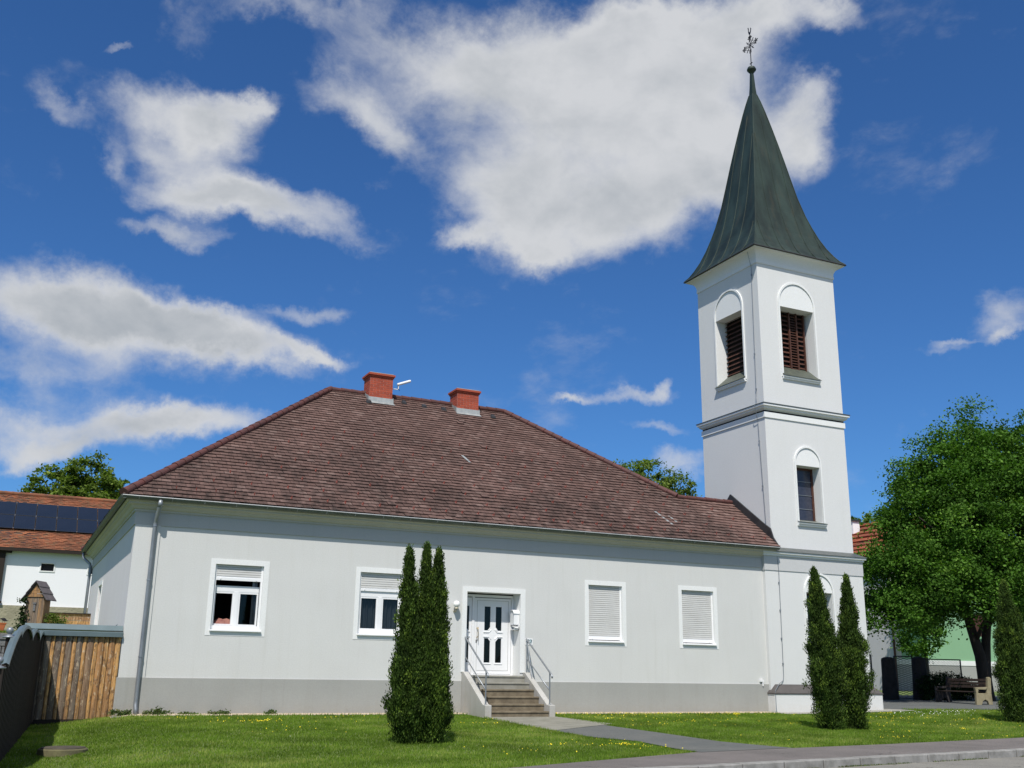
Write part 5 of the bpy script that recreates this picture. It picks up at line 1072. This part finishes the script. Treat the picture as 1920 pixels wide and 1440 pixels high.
# barn
B = thing('barn', (0, 31, 2), 'whitewashed barn with orange tile roof and rough beige base behind the fence', 'barn')
m = MB(); bx0, bx1, by0, by1 = -9., 6., 31., 40.
wall(m, (bx0, by0), (1, 0), bx1 - bx0, 3.96, 7.0, [(-1.42 - bx0, -.81 - bx0, 5.75, 6.12), (.85 - bx0, 1.4 - bx0, 5.70, 6.08)], .25); wall(m, (bx0, by1), (0, -1), 9, 1, 7, [], 0); wall(m, (bx1, by0), (0, 1), 9, 1, 7, [], 0); wall(m, (bx1, by1), (-1, 0), 15, 1, 7, [], 0)
m.face([(bx0, by0, 7), (bx0, by1, 7), (bx0, 35.5, 10.15)]); m.face([(bx1, by0, 7), (bx1, by1, 7), (bx1, 35.5, 10.15)]); m.build('wall', 'whitewash', B)
m = MB(); m.box((bx0, 30.9, .5), (bx1, 31.1, 3.96)); m.build('base', 'stonep', B)
for a, b, c, d in ((-1.42, -.81, 5.75, 6.12), (.85, 1.4, 5.70, 6.08)):
    m = MB(); t_ = .06; m.box((a - t_, 30.97, c - t_), (b + t_, 30.999, c)); m.box((a - t_, 30.97, d), (b + t_, 30.999, d + t_)); m.box((a - t_, 30.97, c), (a, 30.999, d)); m.box((b, 30.97, c), (b + t_, 30.999, d)); wn = m.build('window', 'trim', B)
    m = MB(); m.face([(a, 31.2, c), (b, 31.2, c), (b, 31.2, d), (a, 31.2, d)]); m.build('pane', 'dark', wn)
m = MB(); m.box((-9, 30.8, 4.1), (-3.12, 30.95, 6.75)); m.box((-3.4, 30.75, 6.55), (-2.85, 30.95, 6.72)); m.box((-3.3, 30.75, 4.05), (-3.0, 30.95, 4.15)); m.build('timber_gate', 'darkplank', B)
bs = math.atan2(10.2 - 6.78, 35.5 - 30.6); bv = Vector((0, math.cos(bs), math.sin(bs))); bo = Vector((-9.2, 30.6, 6.78)); bl = (35.5 - 30.6) / math.cos(bs)
m = MB(); m.face([bo, bo + Vector((15.4, 0, 0)), bo + Vector((15.4, 0, 0)) + bv * bl, bo + bv * bl]); q = Vector((0, 9.8, 0)); m.face([bo + q, bo + q + Vector((15.4, 0, 0)), bo + Vector((15.4, 0, 0)) + bv * bl, bo + bv * bl]); rf = m.build('roof', 'flash', B)
m = MB(); tiles(m, bo, (1, 0, 0), bv, [(4.2, 0), (12.6, 0), (12.6, bl), (4.2, bl)], c=.16, tw=.2, h=.03, jit=.012); tiles(m, bo, (1, 0, 0), bv, [(0, 0), (4.2, 0), (4.2, bl), (0, bl)], c=.16, tw=.6, h=.03); m.build('roof_tiles', 'tileorange', rf)
m = MB(); ridge_tiles(m, bo + bv * bl, bo + bv * bl + Vector((15.4, 0, 0)), .12); m.build('ridge_tiles', 'tileorange', rf)
m = MB(); m.prism([bo + Vector((0, -.02, -.14)), bo + Vector((0, -.02, .02)), bo + Vector((0, .1, .02)), bo + Vector((0, .1, -.14))], (15.4, 0, 0)); m.build('fascia', 'darkplank', B)
bn = Vector((1, 0, 0)).cross(bv)
for row, nm in ((0, 'lower'), (1, 'upper')):
    for k in range(8):
        u = 5.22 + k * 1.03 - .02; s = 1.82 + row * 1.49; p = bo + Vector((u, 0, 0)) + bv * s + bn * .10
        o_ = ('cut off by the picture edge', 'second', 'third', 'fourth', 'fifth', 'sixth', 'seventh, beside the house eave', 'mostly behind the house eave')[k]
        lab = f'solar panel in the {nm} row on the barn roof, {o_ if k == 0 or k > 5 else o_ + " from left"}'
        t = thing('solar_panel', p, lab, 'solar panel', 'solar panels on the barn roof')
        m = MB(); m.prism([p, p + Vector((1.0, 0, 0)), p + Vector((1.0, 0, 0)) + bv * 1.46, p + bv * 1.46], bn * .035); m.build('glass', 'panel', t)
        m = MB()
        for q_ in (0, .985): m.prism([p + Vector((q_, 0, 0)), p + Vector((q_ + .015, 0, 0)), p + Vector((q_ + .015, 0, 0)) + bv * 1.46, p + Vector((q_, 0, 0)) + bv * 1.46], bn * .039)
        for q_, d_ in ((0, 0), (0, 1.44), ): m.prism([p + bv * d_ + Vector((0, 0, 0)), p + Vector((1.0, 0, 0)) + bv * d_, p + Vector((1.0, 0, 0)) + bv * (d_ + .02), p + bv * (d_ + .02)], bn * .04)
        m.build('frame', 'panelframe', t)
        m = MB()
        for d_ in (.02, 1.40): m.prism([p + Vector((1.0, 0, 0)) + bv * d_, p + Vector((1.03, 0, 0)) + bv * d_, p + Vector((1.03, 0, 0)) + bv * (d_ + .05), p + Vector((1.0, 0, 0)) + bv * (d_ + .05)], bn * .042)
        m.build('clamp', 'alu', t)

# ============================================================ RIGHT BACKGROUND
t = thing('bench', (30.6, 1.75, .2), 'wooden slatted park bench with yellowed concrete ends under the maple', 'bench')
p0, p1 = Vector((30.35, .35, 0)), Vector((31.15, 3.0, 0)); u = (p1 - p0).normalized(); o = Vector((-u.y, u.x, 0))   # o: towards the camera side
zb = .19
def bp(s, d, z): q = p0 + u * s + o * d; return (q.x, q.y, zb + z)
L = (p1 - p0).length
for s, nm in ((0, 0), (L - .12, 1)):
    mb = MB(); out = [(.62, 0), (.62, .10), (.57, .36), (.60, .60), (.52, .66), (.30, .60), (.16, .66), (.10, .95), (.02, .97), (-.05, .93), (.0, .5), (-.03, 0), (.12, 0), (.16, .14), (.26, .20), (.36, .14), (.42, 0)]
    # two convex-ish halves
    mb.prism([bp(s, a, z) for a, z in [(.62, 0), (.42, 0), (.36, .14), (.26, .2), (.26, .42), (.60, .42)]], u * .12); mb.prism([bp(s, a, z) for a, z in [(.26, .2), (.16, .14), (.12, 0), (-.03, 0), (-.01, .42), (.26, .42)]], u * .12)
    mb.prism([bp(s, a, z) for a, z in [(.60, .42), (.52, .42), (.50, .55), (.62, .62)]], u * .12); mb.prism([bp(s, a, z) for a, z in [(.62, .62), (.50, .55), (.18, .55), (.12, .64)]], u * .12); mb.prism([bp(s, a, z) for a, z in [(.18, .42), (-.01, .42), (-.05, .95), (.0, 1.0), (.08, .99), (.12, .64)]], u * .12)
    mb.build('end_frame', 'benchc' if nm == 0 else 'postd', t, bevel=.012)  # far end: tree shade put into its colour with the dark post material
for d, z in ((.50, .44), (.40, .44), (.30, .44), (.20, .44)): mb = MB(); mb.prism([bp(.12, d, z), bp(.12, d + .08, z), bp(.12, d + .08, z + .035), bp(.12, d, z + .035)], u * (L - .24)); mb.build('seat_slat', 'benchw', t, bevel=.004)
for d, z in ((.12, .60), (.10, .72), (.08, .84)): mb = MB(); mb.prism([bp(.12, d, z), bp(.12, d + .035, z), bp(.12, d + .02, z + .09), bp(.12, d - .015, z + .09)], u * (L - .24)); mb.build('back_slat', 'benchw', t, bevel=.004)
for (x, y), lab in (((31.0, 5.9), 'dark round-topped stone gate post next to the tower'), ((32.0, 5.2), 'dark round-topped stone post beside the clipped bush')):
    z = T(x, y); mb = MB(); mb.lathe((x, y, z), [(.34, -.1), (.33, .3), (.29, 1.0), (.28, 1.6), (.26, 1.68), (.15, 1.73), (.001, 1.75)], 18); tag(mb.build('gate_post', 'postd', smooth=True), lab, 'post', 'stone posts of the churchyard gate')
def chain(p, q, z0, z1, label, gate=False):
    t = thing('garden_gate' if gate else 'wire_fence', (p[0], p[1], z0), label, 'gate' if gate else 'fence'); mb = MB(); mb.face([(*p, z0 + .08), (*q, z0 + .08), (*q, z1 - .02), (*p, z1 - .02)]); mb.build('wire_mesh', 'chain', t)
    mb = MB(); mb.tube([(*p, z1), (*q, z1)], .022, 8); mb.tube([(*p, z0 + .05), (*q, z0 + .05)], .018, 8)
    for c in (p, q): mb.tube([(*c, z0 - .05), (*c, z1 + .02)], .03, 8)
    if gate: mb.tube([(p[0], p[1], (z0 + z1) / 2 + .2), (q[0], q[1], (z0 + z1) / 2 + .2)], .012, 6)
    mb.build('frame', 'black', t)
chain((30.5, 6.35), (28.6, 7.5), .25, 2.02, 'dark tubular gate leaf with wire mesh between tower and stone post', True)
chain((31.2, 5.75), (31.8, 5.35), .25, 1.98, 'chain-link fence section between the two stone posts')
chain((32.2, 5.1), (34.1, 4.9), .25, 1.88, 'chain-link fence section right of the stone posts, behind the bush')
GH = thing('green_house', (51, 25, .3), 'pale green rendered house with white plinth band and red tiled roof', 'house')
gx0, gx1, gy0, gy1 = 51.06, 66., 25., 44.
m = MB(); wall(m, (gx0, gy0), (1, 0), gx1 - gx0, 2.25, 9.3, [(53.7 - gx0, 54.75 - gx0, 3.95, 5.5), (58.7 - gx0, 59.75 - gx0, 3.95, 5.5)], .15); m.face([(gx0, gy0, 9.3), (gx1, gy0, 9.3), (58.5, gy0, 13.)]); m.build('front_wall', 'gwall', GH)
m = MB(); wall(m, (gx0, gy1), (0, -1), gy1 - gy0, -.5, 9., [], 0); m.build('side_wall', 'greywall', GH); m = MB(); wall(m, (gx1, gy0), (0, 1), gy1 - gy0, -.5, 9., [], 0); m.build('side_wall', 'greywall', GH); m = MB(); m.box((gx0 - .02, gy0 - .05, 2.3), (gx0 + .5, gy0 - .001, 9.)); m.build('corner_strip', 'greywall', GH)
m = MB(); m.box((gx0, gy0 - .06, 1.95), (gx1, gy0 - .001, 2.27)); m.build('band', 'trim', GH); m = MB(); m.box((gx0, gy0 - .03, -.5), (gx1, gy0 - .001, 1.95)); m.build('plinth', 'plinth', GH)
for a in (53.7, 58.7):
    m = MB(); m.box((a - .1, gy0 - .12, 3.8), (a + 1.15, gy0 - .001, 3.94)); wn = m.build('window', 'gwall', GH); m = MB()
    for k in range(14): m.box((a, gy0 + .05, 3.96 + k * .11), (a + 1.05, gy0 + .08, 3.96 + k * .11 + .095))
    m.build('shutter', 'brown', wn)
m = MB(); m.tube([(gx0 - .15, gy0 - .1, .2), (gx0 - .15, gy0 - .1, 8.6)], .08, 10); m.build('downpipe', 'brown', GH)
rs = Vector((7.95, 0, 4.05)).normalized(); re = Vector((50.55, 47, 8.75)); rl = Vector((7.95, 0, 4.05)).length
m = MB(); a = Vector((50.55, 24.4, 8.75)); b = Vector((58.5, 24.4, 12.8)); c = Vector((66.5, 24.4, 8.75)); dy = Vector((0, 20.4, 0))
m.face([a, b, b + dy, a + dy]); m.face([c, b, b + dy, c + dy]); rf = m.build('roof', 'flash', GH)
m = MB(); tiles(m, a + dy, (0, -1, 0), rs, [(0, 0), (20.4, 0), (20.4, rl), (0, rl)], c=.95, tw=1.7, h=.12, jit=.01); m.build('roof_tiles', 'redtile', rf)
m = MB(); ridge_tiles(m, b, b + dy, .14); m.build('ridge_tiles', 'redtile', rf)
m = MB(); m.box((56.6, 33.7, 10.5), (57.3, 34.4, 12.95)); ch = m.build('chimney', 'whitewash', GH); m = MB(); m.box((56.5, 33.6, 12.95), (57.4, 34.5, 13.08)); m.build('cap', 'flash', ch)

# weeds in the kerb joints
P = []
for k in range(26):
    x = random.uniform(9, 24); L = random.uniform(.1, .45)
    for i in range(45): xx = x + random.uniform(-L, L); P.append((xx, curb_y(xx) - .14 - abs(random.gauss(0, .02))))
V = []
for x, y in P: a = random.random() * 6.28; h = random.uniform(.01, .035); z = -.41; V += [(x - .01 * math.cos(a), y - .01 * math.sin(a), z), (x + .01 * math.cos(a), y + .01 * math.sin(a), z), (x + random.uniform(-.02, .02), y + random.uniform(-.02, .02), z + h)]
tag(npmesh('kerb_weeds', V, 3, RNG.uniform(.2, 1, len(P)), 'weed'), 'small brownish weeds along the foot of the kerb', 'weeds', kind='stuff')
